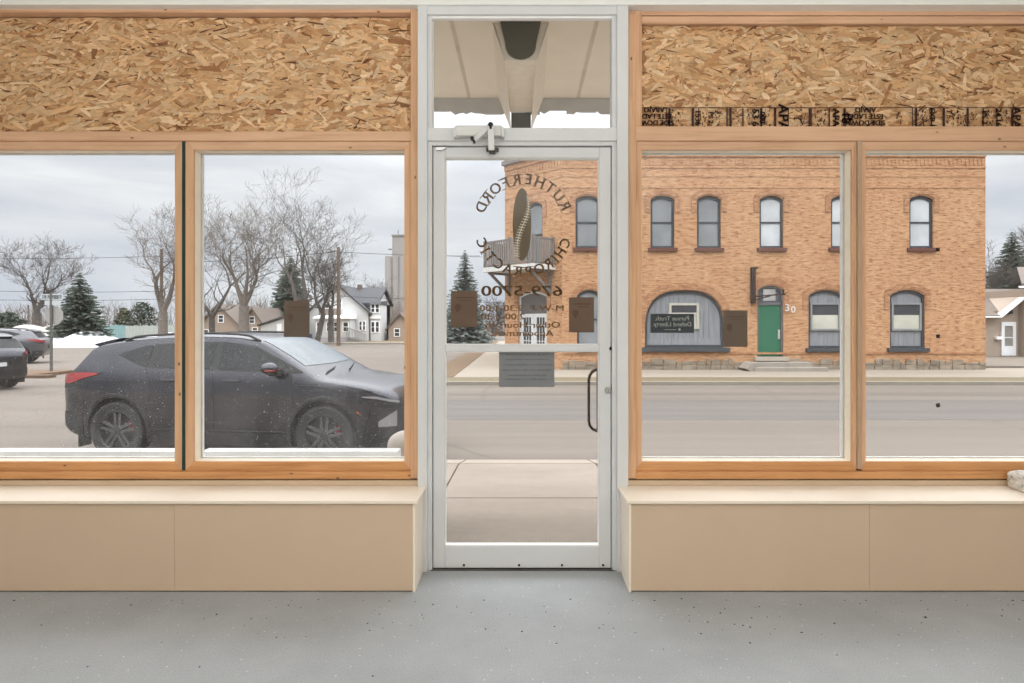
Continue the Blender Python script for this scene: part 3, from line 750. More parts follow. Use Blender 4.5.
m.prism([(3.13, -.09), (4.7, -.15), (6.11, -.21), (6.9, -.35), (6.9, -.5), (3.13, -.5)], -30, 30, 'x')
setting('pavement', m, SWM, 'jointed concrete pavement outside the shop door', 'sidewalk')
m = MB()
ys = [6.9, 7.5, 8.2, 10, 13, 16, 18.3]
m.prism([(y, zprof(y)) for y in ys] + [(18.3, -1.2), (6.9, -1.2)], -70, 70, 'x')
setting('road', m, pave('road_concrete', (106, 97, 89), (132, 122, 112), (.10, 2.0), True, .55), 'wide pale concrete street with darker travelled bands', 'road')
# worn dark and pale bands along the street
def strip(name, y0, y1, c1, c2, label, x0=-70, x1=70, dz=.004):
    m = MB(); m.add([(x0, y0, zprof(y0) + dz), (x1, y0, zprof(y0) + dz), (x1, y1, zprof(y1) + dz), (x0, y1, zprof(y1) + dz)], [(0, 1, 2, 3)])
    m.add([(x0, y0, zprof(y0) - .03), (x1, y0, zprof(y0) - .03), (x1, y1, zprof(y1) - .03), (x0, y1, zprof(y1) - .03)], [(3, 2, 1, 0)])
    return setting(name, m, pave(name + '_mat', c1, c2, (.06, 2.4)), label, 'road')
strip('road_band', 11.4, 14.6, (98, 92, 88), (120, 113, 108), 'darker greyish lane band of the street', -3.0, 70)
strip('road_band', 15.6, 16.2, (100, 92, 85), (122, 113, 105), 'thin darker wheel track near the far kerb', -3.0, 70)
# far kerb, verge, walk
ZG = -.60
m = MB(); m.box(-3.4, 70, 18.3, 18.5, -.9, -.555); setting('far_kerb', m, mk('kerb_concrete', (150, 142, 128), .9, var=.1, scale=2), 'pale concrete kerb below the brick building', 'kerb')
GR = mk('winter_grass', (120, 108, 84), .95, var=.3, scale=9, bump=.6)
m = MB(); m.box(-3.4, 70, 18.5, 20.0, -.9, -.565); setting('far_verge', m, GR, 'strip of dull winter grass along the far kerb', 'grass verge')
m = MB(); m.box(-3.4, 70, 20.0, 24.2, -.9, -.575); m.box(-2.3, 1.0, 24.2, 60, -.9, -.575); setting('far_pavement', m, pave('far_walk', (150, 140, 126), (174, 163, 149)), 'pale concrete pavement in front of the brick building', 'sidewalk')
m = MB(); m.box(-3.4, -2.31, 20.1, 60, -.9, -.56); setting('side_verge', m, mk('brown_grass', (118, 96, 72), .95, var=.3, scale=6, bump=.6), 'brown grass verge along the side street past the brick building', 'grass verge')
# ground beyond, west lots and side street
m = MB(); m.box(-400, 400, 18.3, 500, -1.2, -.66); setting('ground', m, pave('lot_concrete', (112, 103, 95), (136, 126, 117), (.2, 1.2)), 'grey concrete side street and lots', 'ground')
m = MB(); m.box(-70, -16.3, 20.6, 21.0, -.8, -.56); m.box(-19.4, -17.0, 21.0, 23.0, -.8, -.55); setting('kerb_island', m, mk('brown_verge', (114, 90, 68), .95, var=.3, scale=5, bump=.5), 'brown earth island under the stop sign', 'verge')
m = MB(); m.box(-60, -9.5, 54, 74, -1, -.62); setting('lawn', m, mk('tan_lawn', (134, 116, 90), .95, var=.22, scale=1.5, bump=.4), 'tan winter lawn in front of the white house', 'lawn')
m = MB(); m.box(-60, -9.0, 53.2, 53.9, -1, -.5); setting('lawn_kerb', m, mk('kerb_pale', (170, 162, 150), .9), 'pale kerb along the tan lawn', 'kerb')
m = MB(); m.box(18.2, 80, 24.2, 60, -1, -.50); setting('gravel_yard', m, pave('gravel', (120, 110, 98), (150, 139, 126), (1, 1)), 'gravel yard beside the brick building', 'ground')

# =================================================================== brick building
YBR = 23.4; SB = F / YBR
bb = thing('brick_building', 'two-storey tan brick building with arched windows, green door and corner balcony', 'building', (9, YBR, ZG))
BR = brick('tan_brick', (214, 164, 120), (194, 138, 98), (204, 168, 134))
BRD = brick('dark_brick', (192, 140, 102), (168, 116, 84), (156, 122, 96), .09, .21)
STONE = mk('fieldstone', (156, 142, 124), .9, var=.35, scale=2.2, stretch=(1, 1, 2.5), bump=.6)
def arch(cx, w, z0, z1, rise, n=12):
    """opening outline: rectangle with a segmental arched head; z1 is the crown"""
    h = w / 2; r = (h*h + rise*rise) / (2*rise); zc = z1 - r; a0 = math.asin(min(1, h / r))
    return [(cx - h, z0), (cx + h, z0)] + [(cx + r*math.sin(a0 - 2*a0*k/n), zc + r*math.cos(a0 - 2*a0*k/n)) for k in range(n + 1)]
def bxz(px, py): return PX(px, YBR), PZ(py, YBR)
def boolean(o, cut):
    md = o.modifiers.new('b', 'BOOLEAN'); md.operation = 'DIFFERENCE'; md.object = cut; md.solver = 'EXACT'
    dg = bpy.context.evaluated_depsgraph_get(); dg.update()
    me = bpy.data.meshes.new_from_object(o.evaluated_get(dg)); o.modifiers.remove(md)
    old = o.data; o.data = me; bpy.data.meshes.remove(old)
    cm = cut.data; bpy.data.objects.remove(cut); bpy.data.meshes.remove(cm)
ZR = 8.35
XRt = PX(985.5, YBR); XC = 1.56
# openings of the long front: (cx, w, z0, z1, rise)
up = [bxz(p, 0)[0] for p in (587.5, 662.5, 709, 771.5, 843, 921.5)]
zu0, zu1 = PZ(248, YBR), PZ(195.5, YBR)
UW = 24 / SB
ops = [(c, UW, zu0, zu1, .16) for c in up]
zl0, zl1 = PZ(348, YBR), PZ(290, YBR)
low = [(bxz(589, 0)[0], 24/SB), (bxz(826, 0)[0], 35/SB), (bxz(907.5, 0)[0], 35/SB)]
ops += [(c, w, zl0, zl1, .22) for c, w in low]
cxA = bxz(684.5, 0)[0]; wA = 79/SB
cxD = bxz(770.3, 0)[0]; wD = 26/SB
zd0, zd1 = PZ(357.5, YBR), PZ(285.5, YBR)
ops.append((cxD, wD, zd0, zd1, .2))
def big_arch(cx, w, z0, z1, n=18):
    h = w/2; hh = z1 - z0 - .78
    return [(cx - h, z0), (cx + h, z0)] + [(cx + h*math.copysign(abs(math.cos(t))**.72, math.cos(t)), z0 + .78 + hh*abs(math.sin(t))**.85) for t in [math.pi*k/n for k in range(n + 1)]]
def wall(length, cutters, name, M_=None):
    m = MB(); m.box(0, length, 0, .35, ZG + .02, ZR)
    o = m.build(name, BR, None)
    c = MB()
    for poly in cutters: c.prism(poly, -.4, .22)
    boolean(o, c.build('cut', None))
    return o
# front (local origin at XC): brick coordinates run along the wall
T0 = Matrix.Translation((XC, YBR, 0))
sh = lambda poly: [(x - XC, z) for x, z in poly]
zA0, zA1 = PZ(347.5, YBR), PZ(290.5, YBR)
cuts = [sh(arch(*o)) for o in ops] + [sh(big_arch(cxA, wA, zA0, zA1))]
fw = wall(XRt - XC, cuts, 'front_wall'); fw.location = (XC, YBR, 0); setp(fw, bb)
# chamfered corner, origin at its left rear end, x along the chamfer
Lc = 2.29 * math.sqrt(2); TC = Matrix.Translation((XC - 2.29, YBR + 2.29, 0)) @ Matrix.Rotation(R(-45), 4, 'Z')
zf0, zf1 = -.45, PZ(293, 24.5)
fd = (Lc/2, 1.62, zf0, 2.55, .2)
bd_ = (Lc/2 + .1, .95, 3.55, 6.15, .16)
cw = wall(Lc, [arch(*fd), arch(*bd_)], 'corner_wall'); cw.matrix_basis = TC; setp(cw, bb)
m = MB(); m.box(XC - 2.29, XC - 1.94, YBR + 2.3, YBR + 14, ZG, ZR); m.box(XRt - .35, XRt, YBR + .36, YBR + 14, ZG, ZR)
m.box(XC - 1.94, XRt - .35, YBR + 13.6, YBR + 14, ZG, ZR); m.build('side_wall', BR, bb)
m = MB(); m.prism([(XC, YBR + .36), (XRt - .35, YBR + .36), (XRt - .35, YBR + 13.6), (XC - 1.9, YBR + 13.6), (XC - 1.9, YBR + 2.5)], ZR - .5, ZR - .3, 'z'); m.build('roof', mk('tar_roof', (90, 88, 86), .9), bb)
# corbel bands near the top: on both faces
def bands(Mx, L):
    m = MB(Mx)
    m.box(0, L, -.018, 0, 6.50, 6.56); m.box(0, L, -.015, 0, 6.94, 7.0); m.box(0, L, -.022, 0, 7.28, 7.36)
    m.box(0, L, -.05, 0, 7.72, ZR)
    x = .05
    while x < L - .12: m.box(x, x + .08, -.022, 0, 7.40, 7.64); x += .16
    return m
b1 = bands(None, XRt - XC).build('corbel_band', BR, None); b1.location = (XC, YBR, 0); setp(b1, bb)
b2 = bands(None, Lc).build('corbel_band', BR, None); b2.matrix_basis = TC; setp(b2, bb)
m = MB(TC); m.box(-.06, Lc + .02, -.16, .1, 7.95, 8.12); m.build('cornice', mk('cornice_grey', (138, 130, 124), .8), bb)
# rubble base course
m = MB(); rb = random.Random(21); x = XC
while x < XRt - .02:
    w_ = min(rb.uniform(.18, .6), XRt - x)
    if not (cxD - .75 < x + w_/2 < cxD + .75):
        m.box(x, x + w_ - .015, YBR - rb.uniform(.03, .09), YBR, ZG + .02, ZG + .2)
        m.box(x + .03, x + w_ - .02, YBR - rb.uniform(.02, .07), YBR, ZG + .21, ZG + rb.uniform(.3, .46))
    x += w_
m.build('stone_base', STONE, bb, bevel=.03)
m = MB(); m.box(XC, XRt, YBR - .03, YBR, ZG + .62, ZG + .70); m.build('base_course', BRD, bb)

FRM = mk('charcoal_window_frame', (70, 72, 78), .6, var=.08)
PANE = {}
def pane_mat(name, rgb, rough=.12):
    m, nt, b = base(name); b.inputs['Base Color'].default_value = (*lin(rgb), 1); b.inputs['Roughness'].default_value = rough
    b.inputs['Specular IOR Level'].default_value = .5
    n = N(nt, 'ShaderNodeTexNoise', i_Scale=1.1, i_Detail=4); nt.links.new(coords(nt), n.inputs['Vector'])
    nt.links.new(ramp(nt, n.outputs['Fac'], [(.35, scl(lin(rgb), .85)), (.65, scl(lin(rgb), 1.12))]), b.inputs['Base Color'])
    return m
P_GREY = pane_mat('grey_pane', (150, 154, 156)); P_WHITE = pane_mat('white_blind_pane', (216, 220, 222)); P_DARK = pane_mat('dark_pane', (72, 72, 76)); P_CREAM = pane_mat('cream_blind_pane', (214, 212, 196))
SILL = mk('red_brown_sill', (112, 72, 62), .8, var=.12)
GRYS = mk('charcoal_sill', (76, 78, 82), .7)
BOARD = mk('grey_boards', (150, 152, 156), .8, var=.2, scale=3, stretch=(6, 1, .5))
def hood(m, cx, w, z1, rise, th=.2, ears=.5):
    h = w/2; r = (h*h + rise*rise)/(2*rise); zc = z1 - r; a0 = math.asin(min(1, h/r)) * 1.06; n = 12
    o = [(cx + (r+th+.05)*math.sin(a0 - 2*a0*k/n), zc + (r+th+.05)*math.cos(a0 - 2*a0*k/n)) for k in range(n+1)]
    i = [(cx + (r+.05)*math.sin(a0 - 2*a0*k/n), zc + (r+.05)*math.cos(a0 - 2*a0*k/n)) for k in range(n+1)]
    m.prism(o + i[::-1], -.035, .0)
    for sg in (-1, 1):
        xe = cx + sg*(h + .12); ze = z1 - rise - ears
        m.prism([(xe - .1, ze), (xe + .1, ze), (xe + .1, z1 - rise + .12), (xe - .1, z1 - rise + .12)], -.03, 0)
def window_up(cx, w, z0, z1, rise, pane, T, sill=SILL):
    fm = MB(T); ol = arch(cx, w, z0, z1, rise); il = arch(cx, w - .18, z0 + .09, z1 - .12, rise*.8)
    fm.ring(ol, il, .08, .16); zm = z0 + (z1 - z0) * .49
    fm.box(cx - w/2 + .08, cx + w/2 - .08, .09, .15, zm - .035, zm + .035)
    f = fm.build('window', FRM, bb)
    for a, b in ((z0 + .06, zm - .03), (zm + .03, z1 - .1)):
        p = MB(T)
        if a > zm: p.prism(arch(cx, w - .16, a, b, rise*.8), .12, .14)
        else: p.box(cx - w/2 + .08, cx + w/2 - .08, .12, .14, a, b)
        p.build('pane', pane, f)
    s_ = MB(T); s_.box(cx - w/2 - .1, cx + w/2 + .1, -.1, .2, z0 - .13, z0); s_.build('sill', sill, f)
    hm = MB(T); hood(hm, cx, w, z1, rise); hm.build('brick_hood', BRD, f)
for k, c in enumerate(up):
    window_up(c - XC, UW, zu0, zu1, .16, (P_GREY, P_GREY, P_GREY, P_WHITE, P_WHITE, P_WHITE)[k], T0)
def window_low(cx, w, z0, z1, rise, T):
    fm = MB(T); ol = arch(cx, w, z0, z1, rise); il = arch(cx, w - .16, z0 + .08, z1 - .1, rise*.85)
    fm.ring(ol, il, .06, .16); f = fm.build('window', FRM, bb)
    bm_ = MB(T); bm_.prism(arch(cx, w - .14, z0 + .06, z1 - .08, rise*.85), .12, .15)
    for k in range(1, int(w / .2)): bm_.box(cx - w/2 + k*.2, cx - w/2 + k*.2 + .014, .113, .12, z0 + .1, z1 - .3)
    bm_.build('grey_boarding', BOARD, f)
    a, b = z0 + .68, z1 - .5
    g = MB(T); g.ring([(cx - w/2 + .1, a), (cx + w/2 - .1, a), (cx + w/2 - .1, b), (cx - w/2 + .1, b)], [(cx - w/2 + .17, a + .07), (cx + w/2 - .17, a + .07), (cx + w/2 - .17, b - .07), (cx - w/2 + .17, b - .07)], .04, .12)
    s2_ = g.build('inner_sash', mk('pale_sash', (150, 150, 150), .6), f)
    zm = a + (b - a)*.56
    p = MB(T); p.box(cx - w/2 + .16, cx + w/2 - .16, .085, .1, zm, b - .05); p.build('dark_pane', P_DARK, f)
    p = MB(T); p.box(cx - w/2 + .16, cx + w/2 - .16, .085, .1, a + .05, zm); p.build('cream_blind', P_CREAM, f)
    s_ = MB(T); s_.box(cx - w/2 - .12, cx + w/2 + .12, -.12, .2, z0 - .14, z0); s_.build('sill', GRYS, f)
    hm = MB(T); hood(hm, cx, w, z1, rise, .22, .55); hm.build('brick_hood', BRD, f)
for c, w in low[1:]: window_low(c - XC, w, zl0, zl1, .22, T0)
window_up(low[0][0] - XC, low[0][1], zl0, zl1, .22, P_GREY, T0, GRYS)
# big boarded arch with a small window in it
T = T0; cx = cxA - XC
fm = MB(T); ol = big_arch(cx, wA, zA0, zA1); il = big_arch(cx, wA - .2, zA0 + .1, zA1 - .1); fm.ring(ol, il, .05, .16); f = fm.build('boarded_arch', FRM, bb)
bm_ = MB(T); bm_.prism(big_arch(cx, wA - .16, zA0 + .06, zA1 - .08), .12, .15)
rb = random.Random(6); x = cx - wA/2 + .2
while x < cx + wA/2 - .2:
    bm_.box(x, x + .03, .095, .12, zA0 + .1, zA1 - .25 - 1.1*max(0, abs(x - cx)/(wA/2) - .55)); x += rb.uniform(.14, .24)
bm_.box(cx - wA/2 + .1, cx + wA/2 - .1, .09, .12, zA0 + .02, zA0 + .34)
bm_.build('grey_boarding', BOARD, f)
def L(px, py): return PX(px, YBR) - XC, PZ(py, YBR)
wx0, wz1 = L(669.5, 303); wx1, wz0 = L(699.5, 329)
g = MB(T); g.ring([(wx0, wz0), (wx1, wz0), (wx1, wz1), (wx0, wz1)], [(wx0 + .09, wz0 + .09), (wx1 - .09, wz0 + .09), (wx1 - .09, wz1 - .09), (wx0 + .09, wz1 - .09)], .05, .12)
zm = wz0 + (wz1 - wz0)*.58; g.box(wx0 + .05, wx1 - .05, .055, .115, zm - .05, zm + .05); g.build('small_window', mk('cream_frame', (200, 196, 182), .6), f)
p = MB(T); p.box(wx0 + .08, wx1 - .08, .09, .1, zm, wz1 - .08); p.build('dark_pane', P_DARK, f)
p = MB(T); p.box(wx0 + .08, wx1 - .08, .09, .1, wz0 + .08, zm); p.build('cream_blind', P_CREAM, f)
s_ = MB(T); s_.box(cx - wA/2 - .16, cx + wA/2 + .2, -.14, .2, zA0 - .16, zA0); s_.build('sill', GRYS, f)
hm = MB(T); o_ = big_arch(cx, wA + .62, zA0, zA1 + .3)[2:]; i_ = big_arch(cx, wA + .06, zA0, zA1 + .03)[2:]; hm.prism(o_ + i_[::-1], -.05, 0); hm.build('brick_hood', BRD, f)
# green door
dm = MB(T); cx = cxD - XC; ol = arch(cx, wD, zd0, zd1, .2); il = arch(cx, wD - .14, zd0, zd1 - .08, .17)
zt_ = PZ(305, YBR)
dm.ring(ol, il, .05, .16); dm.box(cx - wD/2 + .04, cx + wD/2 - .04, .05, .15, zt_, zt_ + .1)
d_ = dm.build('green_door', mk('door_frame_grey', (112, 110, 112), .6), bb)
m = MB(T); m.box(cx - wD/2 + .07, cx + wD/2 - .07, .09, .14, zd0 + .03, zt_); m.build('door_leaf', mk('green_paint', (50, 116, 86), .5, var=.06), d_, bevel=.005)
m = MB(T); m.box(cx + wD/2 - .19, cx + wD/2 - .1, .05, .09, zd0 + .72, zd0 + 1.08); m.build('door_handle', STEEL, d_, bevel=.01)
m = MB(T); m.prism(arch(cx, wD - .12, zt_ + .1, zd1 - .07, .17), .12, .15); m.build('fanlight', mk('fanlight_grey', (96, 96, 104), .5), d_)
m = MB(T); m.box(cx - .24, cx + .24, .09, .12, zt_ + .17, zt_ + .62)
for k in range(1, 4): m.box(cx - .24, cx + .24, .086, .09, zt_ + .17 + k*.11, zt_ + .19 + k*.11)
m.build('fanlight_pane', pane_mat('fan_pane', (190, 188, 184)), d_)
m = MB(T); hood(m, cx, wD, zd1, .2, .28, .9); m.build('brick_hood', BRD, d_)
m = MB(T); m.box(cx - wD/2 - .15, cx + wD/2 + .15, -.2, .2, zd0 - .12, zd0 + .03); m.build('door_sill', mk('sill_stone', (190, 178, 162), .85), d_)
# steps
SC = mk('step_concrete', (166, 157, 145), .9, var=.14, scale=3)
m = MB(T); x0 = L(748, 0)[0]; m.box(x0, L(806, 0)[0], -.55, -.02, ZG, ZG + .34); m.box(x0 - .1, L(816, 0)[0], -.95, -.55, ZG, ZG + .17)
m.prism([(L(742, 0)[0], ZG), (x0, ZG), (x0, ZG + .36), (x0 - .2, ZG + .34), (L(740, 0)[0] - .1, ZG + .12)], -.9, -.05)
m.build('step', SC, bb, bevel=.02)
# house number, sign bracket
m = MB(T)
put_text(m, '3', .40, lambda u, v: (L(786.6, 0)[0] + u, -.06, PZ(308, YBR) + v), 0, 1.1); put_text(m, '0', .36, lambda u, v: (L(792.6, 0)[0] + u, -.06, PZ(309.8, YBR) + v), 0, 1.1)
m.build('house_number', mk('number_white', (238, 236, 230), .6), bb)
m = MB(T); xb_ = L(752.3, 0)[0]
m.box(xb_ - .075, xb_ + .075, -.16, -.0, PZ(303.5, YBR), PZ(267.5, YBR)); m.box(xb_ + .02, xb_ + .16, -.12, -.06, PZ(269.5, YBR), PZ(267.5, YBR))
m.tube([(xb_, -.1, PZ(296.5, YBR)), (L(776, 0)[0], -.9, PZ(296.5, YBR) + .05)], .03, 6); m.tube([(L(774, 0)[0], -.85, PZ(296.5, YBR) + .05), (L(774, 0)[0], -.85, PZ(290.5, YBR))], .03, 6)
m.tube([(xb_, -.1, PZ(300.5, YBR)), (L(765, 0)[0], -.5, PZ(296.5, YBR))], .025, 6)
m.build('sign_bracket', mk('rust_black', (66, 50, 44), .6, metal=.3), bb)

# corner: french doors, upper door, balcony
T = TC
fm = MB(T); ol = arch(*fd); il = arch(fd[0], fd[1] - .14, fd[2], fd[3] - .1, .16); fm.ring(ol, il, .08, .17); fdn = fm.build('corner_door', mk('white_frame', (228, 228, 226), .5), bb)
m = MB(T); m.prism(arch(fd[0], fd[1] - .1, 1.62, fd[3] - .06, .17), .12, .16); m.build('grey_lintel', mk('lintel_grey', (112, 106, 104), .7), fdn)
for sg in (-1, 1):
    a, b = (fd[0] - fd[1]/2 + .06, fd[0] - .005) if sg < 0 else (fd[0] + .005, fd[0] + fd[1]/2 - .06)
    m = MB(T); m.ring([(a, fd[2] + .02), (b, fd[2] + .02), (b, 1.62), (a, 1.62)], [(a + .15, fd[2] + .3), (b - .15, fd[2] + .3), (b - .15, 1.47), (a + .15, 1.47)], .1, .15)
    for k in range(1, 5): m.box(a + .14, b - .14, .11, .14, fd[2] + .3 + k*.325 - .015, fd[2] + .3 + k*.325 + .015)
    for k in (1, 2): xx = a + .15 + (b - a - .3)*k/3; m.box(xx - .012, xx + .012, .11, .14, fd[2] + .3, 1.47)
    leaf = m.build('door_leaf', mk('white_leaf', (232, 232, 230), .5), fdn)
    m = MB(T); m.box(a + .14, b - .14, .135, .145, fd[2] + .28, 1.49); m.build('pane', P_DARK, leaf)
m = MB(T); hood(m, fd[0], fd[1], fd[3], .2, .2, .4); m.build('brick_hood', BRD, fdn)
window_up(bd_[0], bd_[1], bd_[2], bd_[3], bd_[4], P_GREY, T)
bal = MB(T); zdk = 3.52; pr = 1.25
bal.box(-.02, Lc - .35, -pr, -.0, zdk - .19, zdk); bn = bal.build('balcony', mk('balcony_white', (226, 224, 218), .7), bb)
WD = mk('weathered_wood', (138, 131, 126), .8, var=.25, scale=6, stretch=(4, 4, .6))
x0, x1 = 0.02, Lc - .4
m = MB(T)
for a, b, c, d in ((x0, x1, -pr + .02, -pr + .07), (x0, x0 + .05, -pr, 0), (x1 - .05, x1, -pr, 0)):
    m.box(a, b, c, d, zdk + .99, zdk + 1.06); m.box(a, b, c, d, zdk + .06, zdk + .12)
for px_, py_ in ((x0, -pr + .02), (x1 - .08, -pr + .02), (x0, -.1), (x1 - .08, -.1), (Lc*.45, -pr + .02)): m.box(px_, px_ + .1, py_, py_ + .1, zdk - .1, zdk + 1.12)
m.build('railing', WD, bn)
m = MB(T); k = x0
while k < x1: m.box(k, k + .075, -pr + .03, -pr + .055, zdk + .03, zdk + 1.0); k += .128
k = -pr
while k < 0: m.box(x0 + .01, x0 + .035, k, k + .075, zdk + .03, zdk + 1.0); m.box(x1 - .035, x1 - .01, k, k + .075, zdk + .03, zdk + 1.0); k += .128
m.build('picket', WD, bn)
m = MB(T)
for xx in (.25, Lc - .65):
    m.box(xx, xx + .09, -pr + .05, 0, zdk - .28, zdk - .19); m.box(xx, xx + .09, -.09, 0, zdk - 1.15, zdk - .19)
    m.prism([(-pr + .1, zdk - .28), (-.02, zdk - 1.12), (-.02, zdk - .98), (-pr + .28, zdk - .28)], xx + .01, xx + .08, 'x')
m.build('brace', WD, bn)
# small grey boulder by the corner
# =================================================================== cars
def interp(tab, x):
    if x <= tab[0][0]: return tab[0][1]
    for (a, va), (b, vb) in zip(tab, tab[1:]):
        if x <= b:
            t = (x - a) / (b - a); return va + (vb - va) * t
    return tab[-1][1]
def sinterp(tab, x):
    """smooth interpolation through a table"""
    n = len(tab)
    if x <= tab[0][0]: return tab[0][1]
    if x >= tab[-1][0]: return tab[-1][1]
    for i in range(n - 1):
        if x <= tab[i+1][0]:
            x0, y0 = tab[i]; x1, y1 = tab[i+1]; h = x1 - x0; t = (x - x0) / h
            d = (y1 - y0) / h
            dm = (y0 - tab[i-1][1]) / (x0 - tab[i-1][0]) if i else d
            dp = (tab[i+2][1] - y1) / (tab[i+2][0] - x1) if i + 2 < n else d
            def lim(a, b): return 0 if a * b <= 0 else 2*a*b/(a + b)
            m0, m1 = (lim(dm, d) if i else d) * h, (lim(d, dp) if i + 2 < n else d) * h
            return (2*t**3 - 3*t*t + 1)*y0 + (t**3 - 2*t*t + t)*m0 + (-2*t**3 + 3*t*t)*y1 + (t**3 - t*t)*m1
TOP = [(-2.42, .95), (-2.39, 1.03), (-2.32, 1.11), (-2.2, 1.19), (-2.05, 1.36), (-1.93, 1.505), (-1.82, 1.545), (-1.5, 1.60), (-1.0, 1.645), (-.4, 1.668), (.05, 1.66), (.45, 1.605), (.8, 1.44), (1.2, 1.205), (1.36, 1.125), (1.5, 1.105), (1.75, 1.07), (2.0, 1.02), (2.2, .95), (2.32, .85), (2.38, .74)]
BOT = [(-2.42, .56), (-2.32, .40), (-2.1, .30), (-1.8, .25), (-1.0, .215), (1.0, .215), (1.8, .22), (2.2, .25), (2.32, .30), (2.38, .42)]
WID = [(-2.42, .56), (-2.38, .70), (-2.3, .79), (-2.15, .855), (-1.9, .91), (-1.43, .945), (0, .955), (1.0, .955), (1.6, .945), (1.9, .915), (2.1, .865), (2.25, .77), (2.33, .66), (2.38, .50)]
GZ = [(.2, .925), (.32, .965), (.5, .985), (.72, .985), (.86, 1.0), (.98, .99), (1.08, .975), (1.16, .945)]
def side_y(x, z):
    W_ = sinterp(WID, x)
    if x > 1.0:                                       # bonnet shoulder leans in a little earlier
        z = z + .05 * min(1, (x - 1.0) / .8)
    if z <= 1.16: return W_ * interp(GZ, z)
    return max(.1, W_ * .945 - (z - 1.16) * .46)
def half_section(x):
    T_, B_ = sinterp(TOP, x), sinterp(BOT, x)
    pts = [(0, B_), (side_y(x, B_) * .8, B_)]
    zs = T_ - .085; n = 13
    for k in range(n): 
        z = B_ + .02 + (zs - B_ - .02) * k / (n - 1); pts.append((side_y(x, z), z))
    yt = pts[-1][0]
    pts += [(yt - .018, T_ - .055), (yt - .06, T_ - .033), (yt * .72, T_ - .014), (yt * .38, T_ - .003), (0, T_)]
    return pts
def top_z(x, y):
    s = half_section(x)[14:]
    y = abs(y)
    for (ya, za), (yb, zb_) in zip(s, s[1:]):
        if yb <= y <= ya: return zb_ + (za - zb_) * (y - yb) / max(1e-6, ya - yb)
    return s[0][1]
PAINT = mk('charcoal_car_paint', (58, 58, 65), .24, metal=.6, var=.06, scale=2, spec=.4, coat=.25)
PAINTG = mk('grey_car_paint', (92, 92, 97), .3, metal=.4, var=.05, scale=2, spec=.5, coat=.7)
CLAD = mk('black_cladding', (38, 38, 40), .6, var=.12, scale=8)
TYRE = mk('tyre_rubber', (46, 46, 47), .8, var=.15, scale=12)
RIMB = mk('dark_rim', (66, 67, 70), .35, metal=.6, var=.1)
RIMS = mk('machined_rim', (104, 106, 109), .3, metal=.7, var=.08)
CGL = mk('dark_car_glass', (26, 28, 30), .08, var=.1, spec=.25)
CGW = mk('windscreen_glass', (84, 94, 98), .06, var=.2, spec=.45)
RED = mk('tail_red', (150, 40, 40), .25, var=.1)
LAMP = mk('lamp_clear', (170, 172, 176), .15, metal=.4, var=.1)
AMB = mk('amber_marker', (206, 104, 40), .3)
def sheet(m, fn, nu, nv, th=.004):
    """thin skin over fn(u,v), closed by a slightly sunk back face"""
    vs = [fn(i/nu, j/nv) for i in range(nu + 1) for j in range(nv + 1)]
    m.add(vs, [(i*(nv+1) + j, (i+1)*(nv+1) + j, (i+1)*(nv+1) + j + 1, i*(nv+1) + j + 1) for i in range(nu) for j in range(nv)])
def side_panel(m, tab_lo, tab_hi, off, sides=(-1, 1), nu=24, nv=5):
    x0, x1 = tab_lo[0][0], tab_lo[-1][0]
    for sg in sides:
        def fn(u, v):
            x = x0 + (x1 - x0) * u; a, b = interp(tab_lo, x), interp(tab_hi, x); z = a + (b - a) * v
            return (x, sg * (side_y(x, z) + off), z)
        sheet(m, fn, nu, nv)
